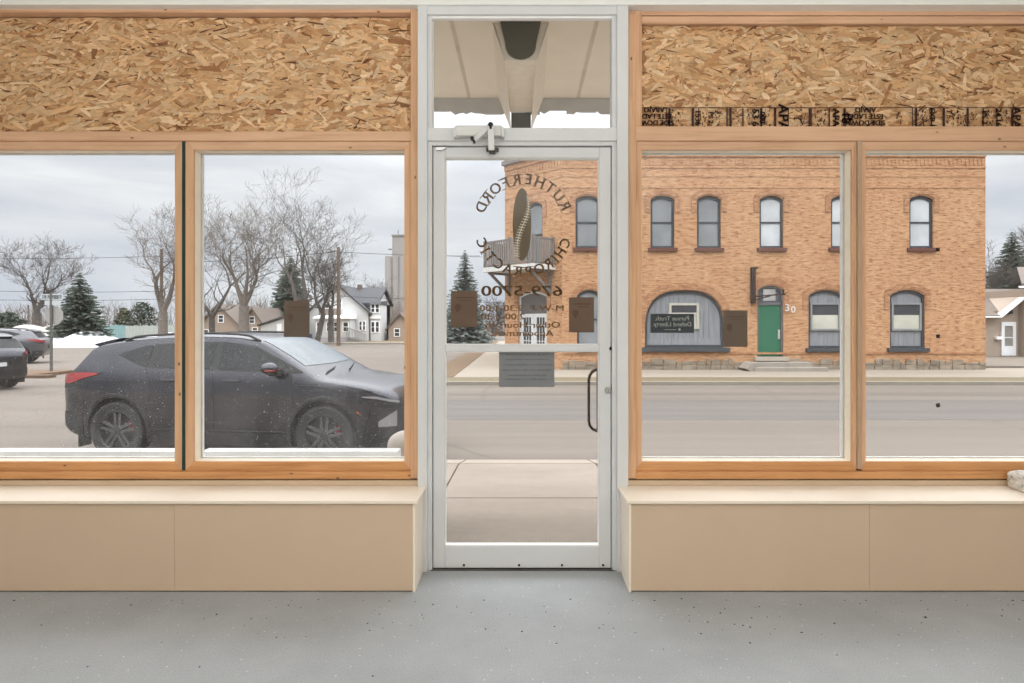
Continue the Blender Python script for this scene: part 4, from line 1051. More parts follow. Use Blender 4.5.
def build_suv(name, label, cat, paint, loc, rz, group=None):
    t = thing(name, label, cat, loc, rz, group)
    m = MB(); xs = [-2.42 + .0 + 4.80 * k / 72 for k in range(73)]
    secs = [half_section(x) for x in xs]; n = len(secs[0]); ring_n = 2*n - 2
    vs = []
    for x, s in zip(xs, secs):
        vs += [(x, -y, z) for y, z in s] + [(x, y, z) for y, z in s[-2:0:-1]]
    fs = [(i*ring_n + k, i*ring_n + (k+1) % ring_n, (i+1)*ring_n + (k+1) % ring_n, (i+1)*ring_n + k) for i in range(len(xs)-1) for k in range(ring_n)]
    fs += [tuple(range(ring_n))[::-1], tuple((len(xs)-1)*ring_n + k for k in range(ring_n))]
    m.add(vs, fs)
    body = m.build('body', paint, None)
    c = MB()
    for ax in (-1.43, 1.43):
        for sg in (-1, 1):
            a, b = sorted((sg*.56, sg*1.3)); c.lathe([(0, a), (.445, a), (.445, b), (0, b)], (ax, 0, .39), 'y', 40)
    boolean(body, c.build('cut', None))
    for p in body.data.polygons: p.use_smooth = True
    body.data.set_sharp_from_angle(angle=R(28)); setp(body, t, True)
    body.data.materials.clear(); body.data.materials.append(paint)
    P = lambda mb, nm, mt, par=t, **k: mb.build(nm, mt, par, local=True, **k)
    # wheel-arch and sill cladding
    m = MB()
    for ax in (-1.43, 1.43):
        for sg in (-1, 1):
            def fn(u, v):
                a = R(-12 + 204*u); r = .438 + .062*v; x, z = ax + r*math.cos(a), .39 + r*math.sin(a)
                return (x, sg*(side_y(x, max(.2, z)) + .012 - .012*abs(2*v - 1)), z)
            sheet(m, fn, 36, 3)
    P(m, 'arch_cladding', CLAD, smooth=True)
    m = MB(); side_panel(m, [(-.93, .24), (.93, .24)], [(-.93, .40), (.93, .40)], .006); P(m, 'sill_cladding', CLAD, smooth=True)
    m = MB(); side_panel(m, [(-2.33, .42), (-1.95, .30)], [(-2.33, .62), (-1.95, .60)], .006, nu=10); side_panel(m, [(1.95, .27), (2.30, .32)], [(1.95, .52), (2.30, .50)], .006, nu=10)
    P(m, 'bumper_cladding', CLAD, smooth=True)
    # side glass as one dark band with pillars between the panes
    lo = [(-1.50, 1.375), (-1.12, 1.235), (-.9, 1.215), (1.02, 1.165), (1.14, 1.17)]
    hi = [(-1.50, 1.395), (-1.1, 1.512), (-.6, 1.552), (0, 1.56), (.45, 1.50), (.8, 1.345), (1.14, 1.19)]
    m = MB(); side_panel(m, lo, hi, .002, nu=44, nv=6); band = P(m, 'window_band', BLACK, smooth=True)
    def pane(nm, x0, x1):
        e = .022; xs_ = [x0 + (x1 - x0)*k/8 for k in range(9)]
        m = MB(); side_panel(m, [(x, min(interp(lo, x) + e, (interp(lo, x) + interp(hi, x))/2)) for x in xs_], [(x, max(interp(hi, x) - e, (interp(lo, x) + interp(hi, x))/2)) for x in xs_], .006, nu=16, nv=4)
        P(m, nm, CGL, band, smooth=True)
    pane('quarter_pane', -1.44, -1.03); pane('rear_pane', -.95, -.13); pane('front_pane', -.03, .78); pane('corner_pane', .84, 1.08)
    # seats glimpsed through the panes are part of the dark glass; windscreen and rear glass
    m = MB()
    def ws(u, v):
        x = .47 + .62*u; w_ = side_y(x, sinterp(TOP, x) - .09) - .085 - .09*u; y = w_*(2*v - 1)
        xx = x + .045*(1 - (2*v - 1)**2)*u
        return (xx, y, top_z(xx, y) + .006)
    sheet(m, ws, 12, 14); P(m, 'windscreen', CGW, smooth=True)
    m = MB()
    def rg(u, v):
        x = -1.97 - .21*u; w_ = side_y(x, sinterp(TOP, x) - .09) - .07; y = w_*(2*v - 1)
        return (x - .006, y, top_z(x, y) + .008)
    sheet(m, rg, 8, 12); P(m, 'rear_glass', CGL, smooth=True)
    m = MB(); m.tube([(1.30, -.55, top_z(1.30, .55) + .02), (1.24, -.15, top_z(1.24, .15) + .02)], .009, 5); m.tube([(1.33, .12, top_z(1.33, .12) + .02), (1.22, .55, top_z(1.22, .55) + .025)], .009, 5); P(m, 'wiper', BLACK)
    # spoiler lip, roof rails, aerial
    m = MB(); m.prism([(-1.60, 1.602), (-1.75, 1.577), (-1.99, 1.522), (-2.02, 1.505), (-1.93, 1.478), (-1.75, 1.52)], -.63, .63, 'y'); P(m, 'roof_spoiler', paint, bevel=.008)
    m = MB()
    for sg in (-1, 1):
        pts = []
        for k in range(13):
            x = -1.5 + 1.95*k/12; y = side_y(x, sinterp(TOP, x) - .085) - .055; pts.append((x, sg*y, sinterp(TOP, x) + (.002 if 0 < k < 12 else -.035)))
        m.tube(pts, .017, 6)
    P(m, 'roof_rail', BLACK, smooth=True)
    # seams
    m = MB()
    def seam(pts, r=.0045):
        for sg in (-1, 1): m.tube([(x, sg*(side_y(x, z) + .0005), z) for x, z in pts], r, 5)
    for x0 in (-.08, 1.0): seam([(x0 + .05*math.sin(k*.3), 1.16 - .74*k/8) for k in range(9)])
    seam([(-1.05, 1.23), (-.98, 1.1), (-.92, .98), (-.93, .85), (-.98, .72), (-1.0, .66)])
    seam([(-.9 + 1.9*k/10, .43) for k in range(11)]); seam([(1.02 + 1.1*k/10, 1.02 - .10*(k/10)**2) for k in range(9)])
    seam([(-1.65 - .1*k, 1.15 - .02*k) for k in range(6)]); seam([(2.02, .95), (2.05, .8), (2.0, .62), (1.95, .5)])
    P(m, 'panel_seam', BLACK)
    # crease along the doors (light catching ridge)
    m = MB(); side_panel(m, [(-1.9, 1.02), (-.9, 1.035), (1.0, 1.0)], [(-1.9, 1.05), (-.9, 1.055), (1.0, 1.012)], .007, nu=30, nv=2); side_panel(m, [(-.85, .50), (.2, .53), (.88, .60)], [(-.85, .53), (.2, .565), (.88, .63)], .008, nu=24, nv=2); P(m, 'body_crease', paint, smooth=True)
    m = MB()
    for x0 in (-.78, .12):
        for sg in (-1, 1): m.box(x0, x0 + .2, sg*(side_y(x0, 1.04)) - .022, sg*(side_y(x0, 1.04)) + .022, 1.045, 1.078)
    P(m, 'door_handle', paint, bevel=.012)
    # mirrors
    for sg in (-1, 1):
        m = MB(); y0 = sg*(side_y(.82, 1.12) + .0)
        bm = bmesh.new(); bmesh.ops.create_icosphere(bm, subdivisions=3, radius=1)
        vs = [(.80 + v.co.x*.10 - .03*abs(v.co.y), y0 + sg*.13 + v.co.y*.115, 1.235 + v.co.z*.078 - .01*v.co.x) for v in bm.verts]
        m.add(vs, [tuple(v.index for v in f.verts) for f in bm.faces]); bm.free()
        mi = P(m, 'mirror', paint, smooth=True)
        m = MB(); m.box(.76, .88, *sorted((y0 - sg*.03, y0 + sg*.12)), 1.14, 1.18); P(m, 'mirror_arm', BLACK, mi, bevel=.01)
        m = MB(); m.box(.78, .885, *sorted((y0 + sg*.06, y0 + sg*.247)), 1.205, 1.225); P(m, 'mirror_stripe', RED, mi, bevel=.004)
    # lamps
    m = MB(); side_panel(m, [(-2.395, .99), (-2.15, 1.0), (-1.95, 1.07), (-1.72, 1.125)], [(-2.395, 1.09), (-2.15, 1.14), (-1.95, 1.15), (-1.72, 1.145)], .008, nu=14, nv=4); P(m, 'tail_lamp', RED, smooth=True)
    m = MB(); side_panel(m, [(-2.36, .92), (-2.1, .95), (-1.9, .97)], [(-2.36, .995), (-2.1, 1.0), (-1.9, .985)], .004, nu=14, nv=3); P(m, 'lamp_black_line', BLACK, smooth=True)  # black strip below the tail lamp
    m = MB(); side_panel(m, [(1.93, .875), (2.1, .855), (2.33, .79)], [(1.93, .89), (2.1, .888), (2.33, .822)], .010, nu=14, nv=3); P(m, 'daytime_lamp', LAMP, smooth=True)
    m = MB(); side_panel(m, [(1.9, .80), (2.1, .76), (2.34, .72)], [(1.9, .845), (2.1, .835), (2.34, .775)], .006, nu=14, nv=3); P(m, 'lamp_recess', BLACK, smooth=True)
    m = MB(); side_panel(m, [(2.12, .50), (2.31, .50)], [(2.12, .57), (2.31, .70)], .008, nu=8, nv=3); P(m, 'head_lamp', LAMP, smooth=True)
    m = MB(); side_panel(m, [(1.865, .685), (1.90, .66)], [(1.865, .71), (1.90, .69)], .016, nu=4, nv=2); P(m, 'side_marker', AMB)
    m = MB(); m.prism([(2.335, -.52), (2.40, -.40), (2.405, .40), (2.335, .52)], .50, .72, 'z'); m.prism([(2.33, -.55), (2.40, -.40), (2.40, .40), (2.33, .55)], .30, .44, 'z'); P(m, 'grille', BLACK, bevel=.008)
    m = MB(); m.box(-2.445, -2.42, -.26, .26, .70, .84); pl = P(m, 'plate_recess', BLACK)
    m = MB(); m.box(-2.452, -2.446, -.155, .155, .69, .80); P(m, 'number_plate', mk('plate_white', (214, 216, 218), .5, var=.15, scale=30), pl)
    # wheels
    wr = None
    for ax in (-1.43, 1.43):
        for sg in (-1, 1):
            if wr is None:
                m = MB(); m.lathe([(.262, -.10), (.30, -.112), (.35, -.116), (.376, -.10), (.386, -.06), (.386, .06), (.376, .10), (.35, .116), (.30, .112), (.262, .10)], (0, 0, 0), 'y', 48, True)
                wr = w = P(m, 'wheel', TYRE, smooth=True)
                m = MB(); m.lathe([(.262, -.105), (.274, -.10), (.262, .09), (.235, .09), (.24, -.085), (.25, -.10)], (0, 0, 0), 'y', 48, True); m.lathe([(0, -.0), (.235, .0), (.235, .02), (0, .02)], (0, 0, 0), 'y', 32)
                P(m, 'rim', RIMB, w, smooth=True)
                m = MB()
                for k in range(5):
                    for d in (-1, 1):
                        a = 2*math.pi*k/5 + .3; da, db = d*.22, d*.17
                        A_, B_ = (.055*math.cos(a + d*.5), .055*math.sin(a + d*.5)), (.252*math.cos(a + db), .252*math.sin(a + db))
                        dd = Vector((B_[0]-A_[0], B_[1]-A_[1])).normalized(); nn = Vector((-dd.y, dd.x))*.0165
                        q = [(A_[0]+nn.x*1.2, A_[1]+nn.y*1.2), (A_[0]-nn.x*1.2, A_[1]-nn.y*1.2), (B_[0]-nn.x, B_[1]-nn.y), (B_[0]+nn.x, B_[1]+nn.y)]
                        m.prism(q, -.088, -.06); m.prism([(x_*.999, z_*.999) for x_, z_ in q], .06, .088)
                P(m, 'spoke', RIMS, w, bevel=.004)
                m = MB(); m.lathe([(0, -.09), (.035, -.092), (.06, -.08), (.06, -.05), (.06, .05), (.06, .08), (.035, .092), (0, .09)], (0, 0, 0), 'y', 20); P(m, 'hub_cap', RIMB, w, smooth=True)
                m = MB()
                ar = [(.205*math.cos(a), .205*math.sin(a)) for a in [R(-4 + 44*k/6) for k in range(7)]]; br_ = [(.15*math.cos(a), .15*math.sin(a)) for a in [R(-4 + 44*k/6) for k in range(7)]]
                m.prism(ar + br_[::-1], -.055, -.005); m.prism(ar + br_[::-1], .022, .055); P(m, 'brake_caliper', RED, w)
            else: w = copy_tree(wr, t)
            w.location = (ax, sg*.815, .386)
    for sg in (-1, 1):
        m = MB(); m.box(-1.97, -1.95, *sorted((sg*.74, sg*.93)), .17, .45); P(m, 'mud_flap', BLACK)
    split_tree(t)
    return t
yaw = R(-7.1)
Xr_, Yr_, Xf_, Yf_ = -5.41, 7.98, -2.50, 7.62
c_, s__ = math.cos(yaw), math.sin(yaw)
cxw, cyw = (Xr_ + Xf_)/2 - s__*.815 + .06, (Yr_ + Yf_)/2 + c_*.815
ZCAR = -.565
suv = build_suv('car', 'dusty charcoal black crossover car parked in the street outside the pine windows', 'car', PAINT, (cxw, cyw, ZCAR), yaw)
c2 = copy_tree(suv); c2['label'] = 'black crossover seen from behind, cut by the photo edge, before the grey one'; c2.location = (-16.75, 17.3, -.655); c2.rotation_euler = (0, 0, R(163))
c3 = copy_tree(suv); c3['label'] = 'grey crossover side-on beyond the black one near the stop sign'; c3.location = (-24.95, 27.9, -.66); c3.rotation_euler = (0, 0, R(205))
for ch in c3.children:
    if ch.data and ch.data.materials and ch.data.materials[0] == PAINT:
        ch.data = ch.data.copy(); ch.data.materials[0] = PAINTG
        for g in ch.children: pass
c4 = copy_tree(suv); c4['label'] = 'small pale car far down the side street below the spruce, seen head-on'; c4.location = (-6.4, 60, -.66); c4.rotation_euler = (0, 0, R(-82))
PAINTW = mk('silver_car_paint', (178, 180, 182), .3, metal=.3, var=.04, spec=.5, coat=.6)
for ch in c4.children:
    if ch.data and ch.data.materials and ch.data.materials[0] == PAINT:
        ch.data = ch.data.copy(); ch.data.materials[0] = PAINTW
# =================================================================== trees, houses, street furniture
BARK = mk('grey_bark', (100, 93, 88), .9, var=.2, scale=4)
BARK2 = mk('pale_bark', (134, 124, 115), .9, var=.2, scale=4)
def bare_tree(name, label, px, pytop, Y, seed, rt=.3, fork=.28, spread=.55, depth=6, mat=None, lean=0, group='bare winter trees', zg=-.66, stems=2, dens=1.35, twig=.013):
    r = random.Random(seed); m = MB(); x0 = PX(px, Y); Ht = PZ(pytop, Y) - zg
    t = thing(name, label, 'tree', (x0, Y, zg), 0, group)
    tw = MB()
    def grow(p, d, L, rad, dep, budget):
        n = 5 if dep > 2 else 3; pts = [p]; rs = [rad]; dirs = []
        q = p.copy(); dd = d.copy()
        for i in range(n):
            j = .10 + .035*(6 - dep)
            dd = (dd + Vector((r.gauss(0, j), r.gauss(0, j), r.gauss(0, j*.7) + .05))).normalized()
            q = q + dd * (L / n); pts.append(q.copy()); rs.append(max(twig*.7, rad * (1 - .5*(i+1)/n))); dirs.append(dd.copy())
        (m if dep > 2 else tw).tube(pts, rs, 7 if dep > 4 else (5 if dep > 2 else 3), caps=False)
        if dep <= 0: return
        k = 2 if r.random() < .75 else 3
        for c in range(k):
            ang = r.uniform(.25, spread) * (1 if k > 1 else .4); az = r.uniform(0, 2*math.pi)
            ax = dd.cross(Vector((math.cos(az), math.sin(az), .2))).normalized()
            nd = (Matrix.Rotation(ang, 3, ax) @ dd)
            grow(pts[-1], nd, L * r.uniform(.68, .88), rs[-1] * r.uniform(.72, .95), dep - 1, budget)
        for i in range(1, n):                                 # side shoots
            if r.random() < .55 * dens:
                az = r.uniform(0, 2*math.pi); ax = dirs[i].cross(Vector((math.cos(az), math.sin(az), .3))).normalized()
                nd = Matrix.Rotation(r.uniform(.6, 1.15), 3, ax) @ dirs[i]
                grow(pts[i], nd, L * r.uniform(.4, .7), rs[i] * .45, max(0, min(dep - 2, 3)), budget)
    base_ = Vector((0, 0, 0)); th = Ht * fork; top = Vector((lean * th, 0, th))
    m.tube([base_, base_ + Vector((0, 0, th*.06)), top*.5, top], [rt*1.35, rt*1.1, rt*.97, rt*.95], 10, caps=False)
    L0 = Ht * (1 - fork) * .30
    for k in range(stems):
        a = r.uniform(0, 6.28) if stems > 3 else (math.pi * k + r.uniform(-.4, .4)); tilt = r.uniform(.18, spread * .75)
        grow(top, Vector((math.cos(a)*math.sin(tilt), math.sin(a)*math.sin(tilt)*.6, math.cos(tilt))), L0 * r.uniform(.9, 1.15), rt * (.72 if stems < 3 else .55), depth, 0)
    zmax = max(v[2] for v in m.v + tw.v); k = Ht / zmax      # bring the crown to its measured height
    m.v = [(v[0]*(.5 + .5*k), v[1]*(.5 + .5*k), v[2]*k) for v in m.v]; tw.v = [(v[0]*(.5 + .5*k), v[1]*(.5 + .5*k), v[2]*k) for v in tw.v]
    a = m.build('trunk', mat or BARK, t, smooth=True, local=True); b = tw.build('twigs', mat or BARK, t, local=True); b['kind'] = 'stuff'
    return t
NEED = mk('spruce_needles', (80, 90, 78), .9, var=.35, scale=1.3)
NEED2 = mk('frosty_needles', (116, 124, 118), .9, var=.35, scale=1.3)
def spruce(label, px, pytop, Y, halfw, seed, mat=NEED, zg=-.66, bare=.05, n=1500):
    r = random.Random(seed); x0 = PX(px, Y); Ht = PZ(pytop, Y) - zg
    t = thing('spruce_tree', label, 'tree', (x0, Y, zg))
    m = MB(); m.tube([(0, 0, 0), (0, 0, Ht*.5), (0, 0, Ht*.98)], [halfw*.07, halfw*.045, .01], 7); m.build('trunk', BARK, t, local=True)
    f = MB(); wl = halfw
    whorls = int(Ht * 6.5)
    for k in range(whorls):
        h = bare + (1 - bare) * (k + r.random()*.6) / whorls
        if h > .995: continue
        rad = wl * (1 - h)**.78 * r.uniform(.78, 1.12) + .09
        nb = max(6, int(8 + 12 * (1 - h)))
        for b in range(nb):
            a = 2*math.pi*(b + r.random()) / nb; L = rad * r.uniform(.72, 1.12); z = h * Ht
            ca, sa = math.cos(a), math.sin(a); dr = L * r.uniform(.12, .38)
            segs = max(3, int(L / .28))
            for s in range(segs):
                u0, u1 = s / segs, (s + 1.25) / segs
                w_ = (.05 + .17 * L * (1 - .55*u0)) * r.uniform(.6, 1.2)
                def pt(u, v, dz=0): return (ca*L*u - sa*v, sa*L*u + ca*v, z - dr*u + .10*L*u*u + dz)
                z0 = r.uniform(-.05, .05); hang = r.uniform(.05, .16)*min(1.2, L)
                f.add([pt(u0, 0, z0 + .03), pt((u0+u1)/2, w_, z0 - hang), pt(u1, w_*.3, z0 - hang*.5), pt(u1*1.02, 0, z0), pt(u1, -w_*.3, z0 - hang*.5), pt((u0+u1)/2, -w_, z0 - hang)], [(0, 1, 2, 3), (0, 3, 4, 5)])
    o = f.build('foliage', mat, t, local=True); o['kind'] = 'stuff'
    return t
bare_tree('bare_tree', 'broad spreading bare tree above the stop sign', 37, 232, 58, 4, rt=.42, fork=.30, spread=.75, stems=3)
bare_tree('bare_tree', 'tall bare tree cut by the green joint strip between the car windows', 163, 206, 52, 12, rt=.40, fork=.26, spread=.6, mat=BARK2)
bare_tree('bare_tree', 'slim bare tree just inside the second car window, farthest from the white house', 212, 194, 56, 23, rt=.30, fork=.2, spread=.5)
bare_tree('bare_tree', 'thick trunked bare tree before the brown gabled house', 244, 199, 50, 31, rt=.45, fork=.30, spread=.5, mat=BARK2, stems=3)
bare_tree('bare_tree', 'tallest bare tree behind the brown poster above the car hood', 300, 162, 48, 44, rt=.40, fork=.2, spread=.48, stems=2, dens=.8)
bare_tree('bare_tree', 'forked bare tree leaning over the white house', 317, 187, 52, 57, rt=.25, fork=.24, spread=.55, lean=.18, dens=.9)
bare_tree('bare_tree', 'bare tree directly before the enclosed porch of the white house', 331, 243, 54, 63, rt=.27, fork=.40, spread=.85, stems=3)
bare_tree('bare_tree', 'hazy bare tree between the white house and the grain tower', 374, 272, 95, 71, rt=.3, fork=.2, spread=.7, stems=3)
bare_tree('bare_tree', 'low bare tree beside the spruce on the side street', 493, 288, 70, 83, rt=.22, fork=.2, spread=.8, stems=3)
bare_tree('bare_tree', 'bare tree showing past the corner of the brick building', 992, 236, 48, 91, rt=.22, fork=.15, spread=.5, stems=3, zg=-.5)
bare_tree('bare_tree', 'tall bare tree behind the little tan house and its spruce', 1034, 222, 46, 97, rt=.26, fork=.2, spread=.6, stems=3, zg=-.5)
spruce('dark cone-shaped spruce beside the stop sign', 80, 272, 50, 2.55, 3)
spruce('wide dark evergreen half hidden by the brown poster on the window', 291, 256, 76, 4.0, 7)
spruce('tall grey-green spruce seen through the door glass', 465, 250, 52, 2.3, 9, NEED2)
spruce('dark spruce rising behind the little tan house', 1012, 232, 52, 3.3, 13, zg=-.5)
# scrub and distant woods
SCR = mk('bare_scrub', (140, 128, 118), .95, var=.25, scale=2)
def scrub(label, items, Y, seed, mat=SCR):
    r = random.Random(seed); m = MB()
    for (xa, xb, h, n) in items:
        for k in range(n):
            px = r.uniform(xa, xb); y = Y + r.uniform(-4, 4); x = PX(px, y); hh = h * r.uniform(.5, 1.05)
            p = Vector((x, y, -.66)); d = Vector((r.gauss(0, .16), 0, 1)); pts = [p]
            for i in range(3): d = (d + Vector((r.gauss(0, .22), r.gauss(0, .1), .1))).normalized(); p = p + d*hh/3; pts.append(p)
            m.tube(pts, [.05, .035, .022, .012], 3, caps=False)
            for i in (1, 2, 2):
                q = pts[i]; m.tube([q, q + Vector((r.uniform(-.28, .28), r.uniform(-.1, .1), r.uniform(.15, .4)))*hh*.7], [.025, .01], 3, caps=False)
    return tag(m.build('brushwood', mat), label, 'brush', kind='stuff')
scrub('thin grey brushwood behind the turquoise fence and the snow', [(-40, 200, 5.5, 420)], 88, 1)
scrub('thin grey brushwood around the brown house and white house', [(185, 320, 6.5, 330), (370, 430, 6, 140)], 84, 2)
scrub('thin grey brushwood far along the side street', [(440, 512, 5.5, 220)], 90, 3)
scrub('thin grey brushwood behind the little tan house', [(980, 1060, 8.5, 260)], 62, 5)
def bush(label, px, pytop, Y, w, seed, mat):
    r = random.Random(seed); m = MB(); h = PZ(pytop, Y) + .66
    for k in range(900):
        a = r.uniform(0, 6.28); u = r.random()**.5; zz = r.random(); rr = w * u * (1 - zz**2.2)**.5 if zz < 1 else 0
        c = Vector((PX(px, Y) + rr*math.cos(a), Y + rr*math.sin(a)*.7, -.66 + zz*h)); s = r.uniform(.12, .32)
        m.add([c + Vector((r.uniform(-s, s), r.uniform(-s, s), r.uniform(-s, s))) for _ in range(4)], [(0, 1, 2), (0, 2, 3)])
    return tag(m.build('evergreen_bush', mat), label, 'bush')
bush('round dark evergreen bush at the window edge behind the grey crossover', 8, 313, 75, 2.2, 1, NEED)
bush('dark evergreen bush behind the turquoise fence near the green joint strip', 143, 303, 80, 2.4, 2, NEED)
bush('smaller evergreen bush behind the pale end of the turquoise fence', 124, 309, 82, 1.5, 4, mk('olive_needles', (104, 104, 84), .9, var=.3))
# ---- fence, snow
fe = thing('board_fence', 'long pale turquoise board fence behind the snow bank', 'fence', (PX(130, 66), 66, -.66))
m = MB(); r = random.Random(5); x = PX(60, 66)
while x < PX(125, 66): m.box(x, x + .28, 66, 66.04, -.66, 1.0 + r.uniform(-.04, .04)); x += .30
m.build('turquoise_board', mk('turquoise_paint', (156, 194, 196), .7, var=.08, scale=3), fe)
m = MB()
while x < PX(185, 66): m.box(x, x + .28, 66, 66.04, -.66, .95 + r.uniform(-.04, .04)); x += .31
m.build('pale_board', mk('pale_green_boards', (200, 208, 203), .7, var=.08, scale=3), fe)
SNOW = mk('snow', (232, 234, 238), .8, var=.03, scale=.8, bump=.3)
DIRTS = mk('dirty_snow', (200, 192, 184), .9, var=.14, scale=1.2, bump=.5)
def mound(name, label, px0, px1, pytop, Y, depth, mat, seed):
    r = random.Random(seed); m = MB(); x0, x1 = PX(px0, Y), PX(px1, Y); h = PZ(pytop, Y) + .66; n, k = 40, 12
    ph = [r.uniform(0, 6) for _ in range(6)]
    vs = []
    for i in range(n + 1):
        for j in range(k + 1):
            u, v = i/n, j/k; e = (math.sin(math.pi*u)**.6) * (math.sin(math.pi*v)**.8)
            e *= .72 + .18*math.sin(u*9 + ph[0]) * math.cos(v*4 + ph[1]) + .1*math.sin(u*23 + ph[2])
            vs.append((x0 + (x1 - x0)*u, Y + depth*(v - .5), -.67 + h*max(0, e)))
    m.add(vs, [(i*(k+1) + j, (i+1)*(k+1) + j, (i+1)*(k+1) + j + 1, i*(k+1) + j + 1) for i in range(n) for j in range(k)])
    return tag(m.build(name, mat, smooth=True), label, 'snow')
mound('snow_bank', 'bright snow bank piled before the turquoise fence', 28, 122, 326.5, 50, 8, SNOW, 1)
mound('snow_bank', 'dirty snow heap behind the stop sign pole', 5, 84, 319, 56, 8, DIRTS, 2)
mound('snow_bank', 'thin far snow strip past the turquoise fence near the tall bare trunk', 140, 196, 330, 60, 3, SNOW, 3)
# ---- stop sign seen from behind, with street name blades
st = thing('stop_sign', 'back of a grey octagonal stop sign on a pole with street name blades', 'sign', (PX(51.3, 22.3), 22.3, -.56))
xs_, ys_ = PX(51.3, 22.3), 22.3
POLE = mk('galvanised_pole', (112, 110, 104), .6, metal=.3, var=.1)
m = MB(); m.box(xs_ - .04, xs_ + .04, ys_ - .03, ys_ + .03, -.56, PZ(293, ys_)); m.build('pole', POLE, st, bevel=.006)
m = MB(); rO = .37; m.prism([(xs_ + .06 + rO*math.cos(R(22.5 + 45*k)), PZ(315.6, ys_) + rO*math.sin(R(22.5 + 45*k))) for k in range(8)], ys_ + .04, ys_ + .05); m.build('sign_panel', mk('sign_back_grey', (186, 182, 175), .55, metal=.2, var=.05), st)
BLD = mk('name_blade', (212, 216, 218), .5, var=.05)
m = MB(); m.box(PX(41.5, ys_), PX(63, ys_), ys_ - .02, ys_ - .005, PZ(300, ys_), PZ(294, ys_)); m.box(PX(45, ys_), PX(61, ys_), ys_ - .02, ys_ - .005, PZ(305, ys_), PZ(300.6, ys_)); nb_ = m.build('name_blade', BLD, st)
m = MB(); rr = random.Random(2); q = 43
while q < 61.5:
    w_ = rr.choice((.9, 1.2)); m.box(PX(q, ys_), PX(q + w_*.45, ys_), ys_ - .026, ys_ - .021, PZ(299.1, ys_), PZ(295.1, ys_))
    m.box(PX(q, ys_), PX(q + w_, ys_), ys_ - .026, ys_ - .021, PZ(rr.choice((295.9, 297.5, 299.1)), ys_), PZ(295.1, ys_)); q += w_ + (.5 if q < 45 or q > 46.5 else 1.5)
m.build('blade_print', mk('blade_ink', (96, 108, 104), .6), nb_)
# ---- poles and wires
WOODP = mk('pole_wood', (122, 104, 88), .9, var=.15, scale=3, stretch=(4, 4, .5))
def upole(label, px, pytop, Y, zg=-.66, r=.14, arm=True):
    t = thing('utility_pole', label, 'pole', (PX(px, Y), Y, zg)); x = PX(px, Y)
    m = MB(); m.tube([(x, Y, zg), (x, Y, PZ(pytop, Y))], [r*1.2, r*.8], 10); m.build('shaft', WOODP, t, smooth=True)
    if arm:
        m = MB(); m.box(x - .9, x + .9, Y - .05, Y + .05, PZ(pytop, Y) - .6, PZ(pytop, Y) - .48)
        for d in (-.8, -.4, .4, .8): m.lathe([(0, 0), (.04, 0), (.05, .08), (.03, .14), (0, .14)], (x + d, Y, PZ(pytop, Y) - .48), 'z', 8)
        m.build('cross_arm', WOODP, t)
    return t
upole('bare wooden utility pole standing before the white house porch', 338.5, 247, 50, arm=False)
upole('weathered utility pole beside the trunk next to the green joint strip', 161.5, 249, 58, arm=False, r=.16)
upole('thin far utility pole at the foot of the broad bare tree', 28.5, 305, 90, arm=False, r=.12)
def wires(label, Y, rows):
    m = MB()
    for x0, y0, x1, y1, sag in rows:
        pts = [(PX(x0 + (x1 - x0)*k/16, Y), Y, PZ(y0 + (y1 - y0)*k/16 + sag*4*(k/16)*(1 - k/16), Y)) for k in range(17)]
        m.tube(pts, .022, 4)
    return tag(m.build('overhead_wire', mk('wire_black', (70, 70, 74), .6)), label, 'wire')
wires('overhead wires crossing the sky from the broad bare tree to the utility pole', 58, [(-60, 258, 161.5, 256, 1.5), (-60, 289, 161.5, 291, 2), (-60, 298, 161.5, 299, 2)])
wires('overhead wires running from the white house pole towards the grain tower', 50, [(338.5, 252, 480, 256, 1), (338.5, 296, 480, 300, 1), (161.5*1, 262, 338.5, 251, 3)])
wires('overhead wires crossing the side street by the grey-green spruce', 75, [(430, 255, 530, 257, 1), (430, 299, 530, 303, 1)])
# ---- white house
def gable(m, x0, x1, y0, y1, z0, ze, zr, ov=.25, axis='y'):
    """walls of a gabled block, gable ends facing along axis"""
    if axis == 'y': m.prism([(x0, z0), (x1, z0), (x1, ze), ((x0 + x1)/2, zr), (x0, ze)], y0, y1, 'y')
    else: m.prism([(y0, z0), (y1, z0), (y1, ze), ((y0 + y1)/2, zr), (y0, ze)], x0, x1, 'x')
def groof(m, x0, x1, y0, y1, ze, zr, ov=.3, th=.14, axis='y'):
    if axis == 'y':
        c = (x0 + x1)/2; k = (zr - ze)/(c - x0)
        m.prism([(x0 - ov, ze - ov*k + .02), (c, zr + .02), (x1 + ov, ze - ov*k + .02), (x1 + ov, ze - ov*k + th), (c, zr + th*1.3), (x0 - ov, ze - ov*k + th)], y0 - ov, y1 + ov, 'y')
    else:
        c = (y0 + y1)/2; k = (zr - ze)/(c - y0)
        m.prism([(y0 - ov, ze - ov*k + .02), (c, zr + .02), (y1 + ov, ze - ov*k + .02), (y1 + ov, ze - ov*k + th), (c, zr + th*1.3), (y0 - ov, ze - ov*k + th)], x0 - ov, x1 + ov, 'x')
def hwin(par, x, z0, z1, w, y, name='window', frame=WHITE2, pane=None):
    m = MB(); m.ring([(x - w/2 - .07, z0 - .07), (x + w/2 + .07, z0 - .07), (x + w/2 + .07, z1 + .07), (x - w/2 - .07, z1 + .07)], [(x - w/2, z0), (x + w/2, z0), (x + w/2, z1), (x - w/2, z1)], y - .07, y + .02)
    m.box(x - w/2, x + w/2, y - .05, y, (z0 + z1)/2 - .025, (z0 + z1)/2 + .025)
    f = m.build(name, frame, par); m = MB(); m.box(x - w/2 - .02, x + w/2 + .02, y - .03, y - .01, z0 - .02, z1 + .02); m.build('pane', pane or P_DARK, f); return f
Yh = 62.0
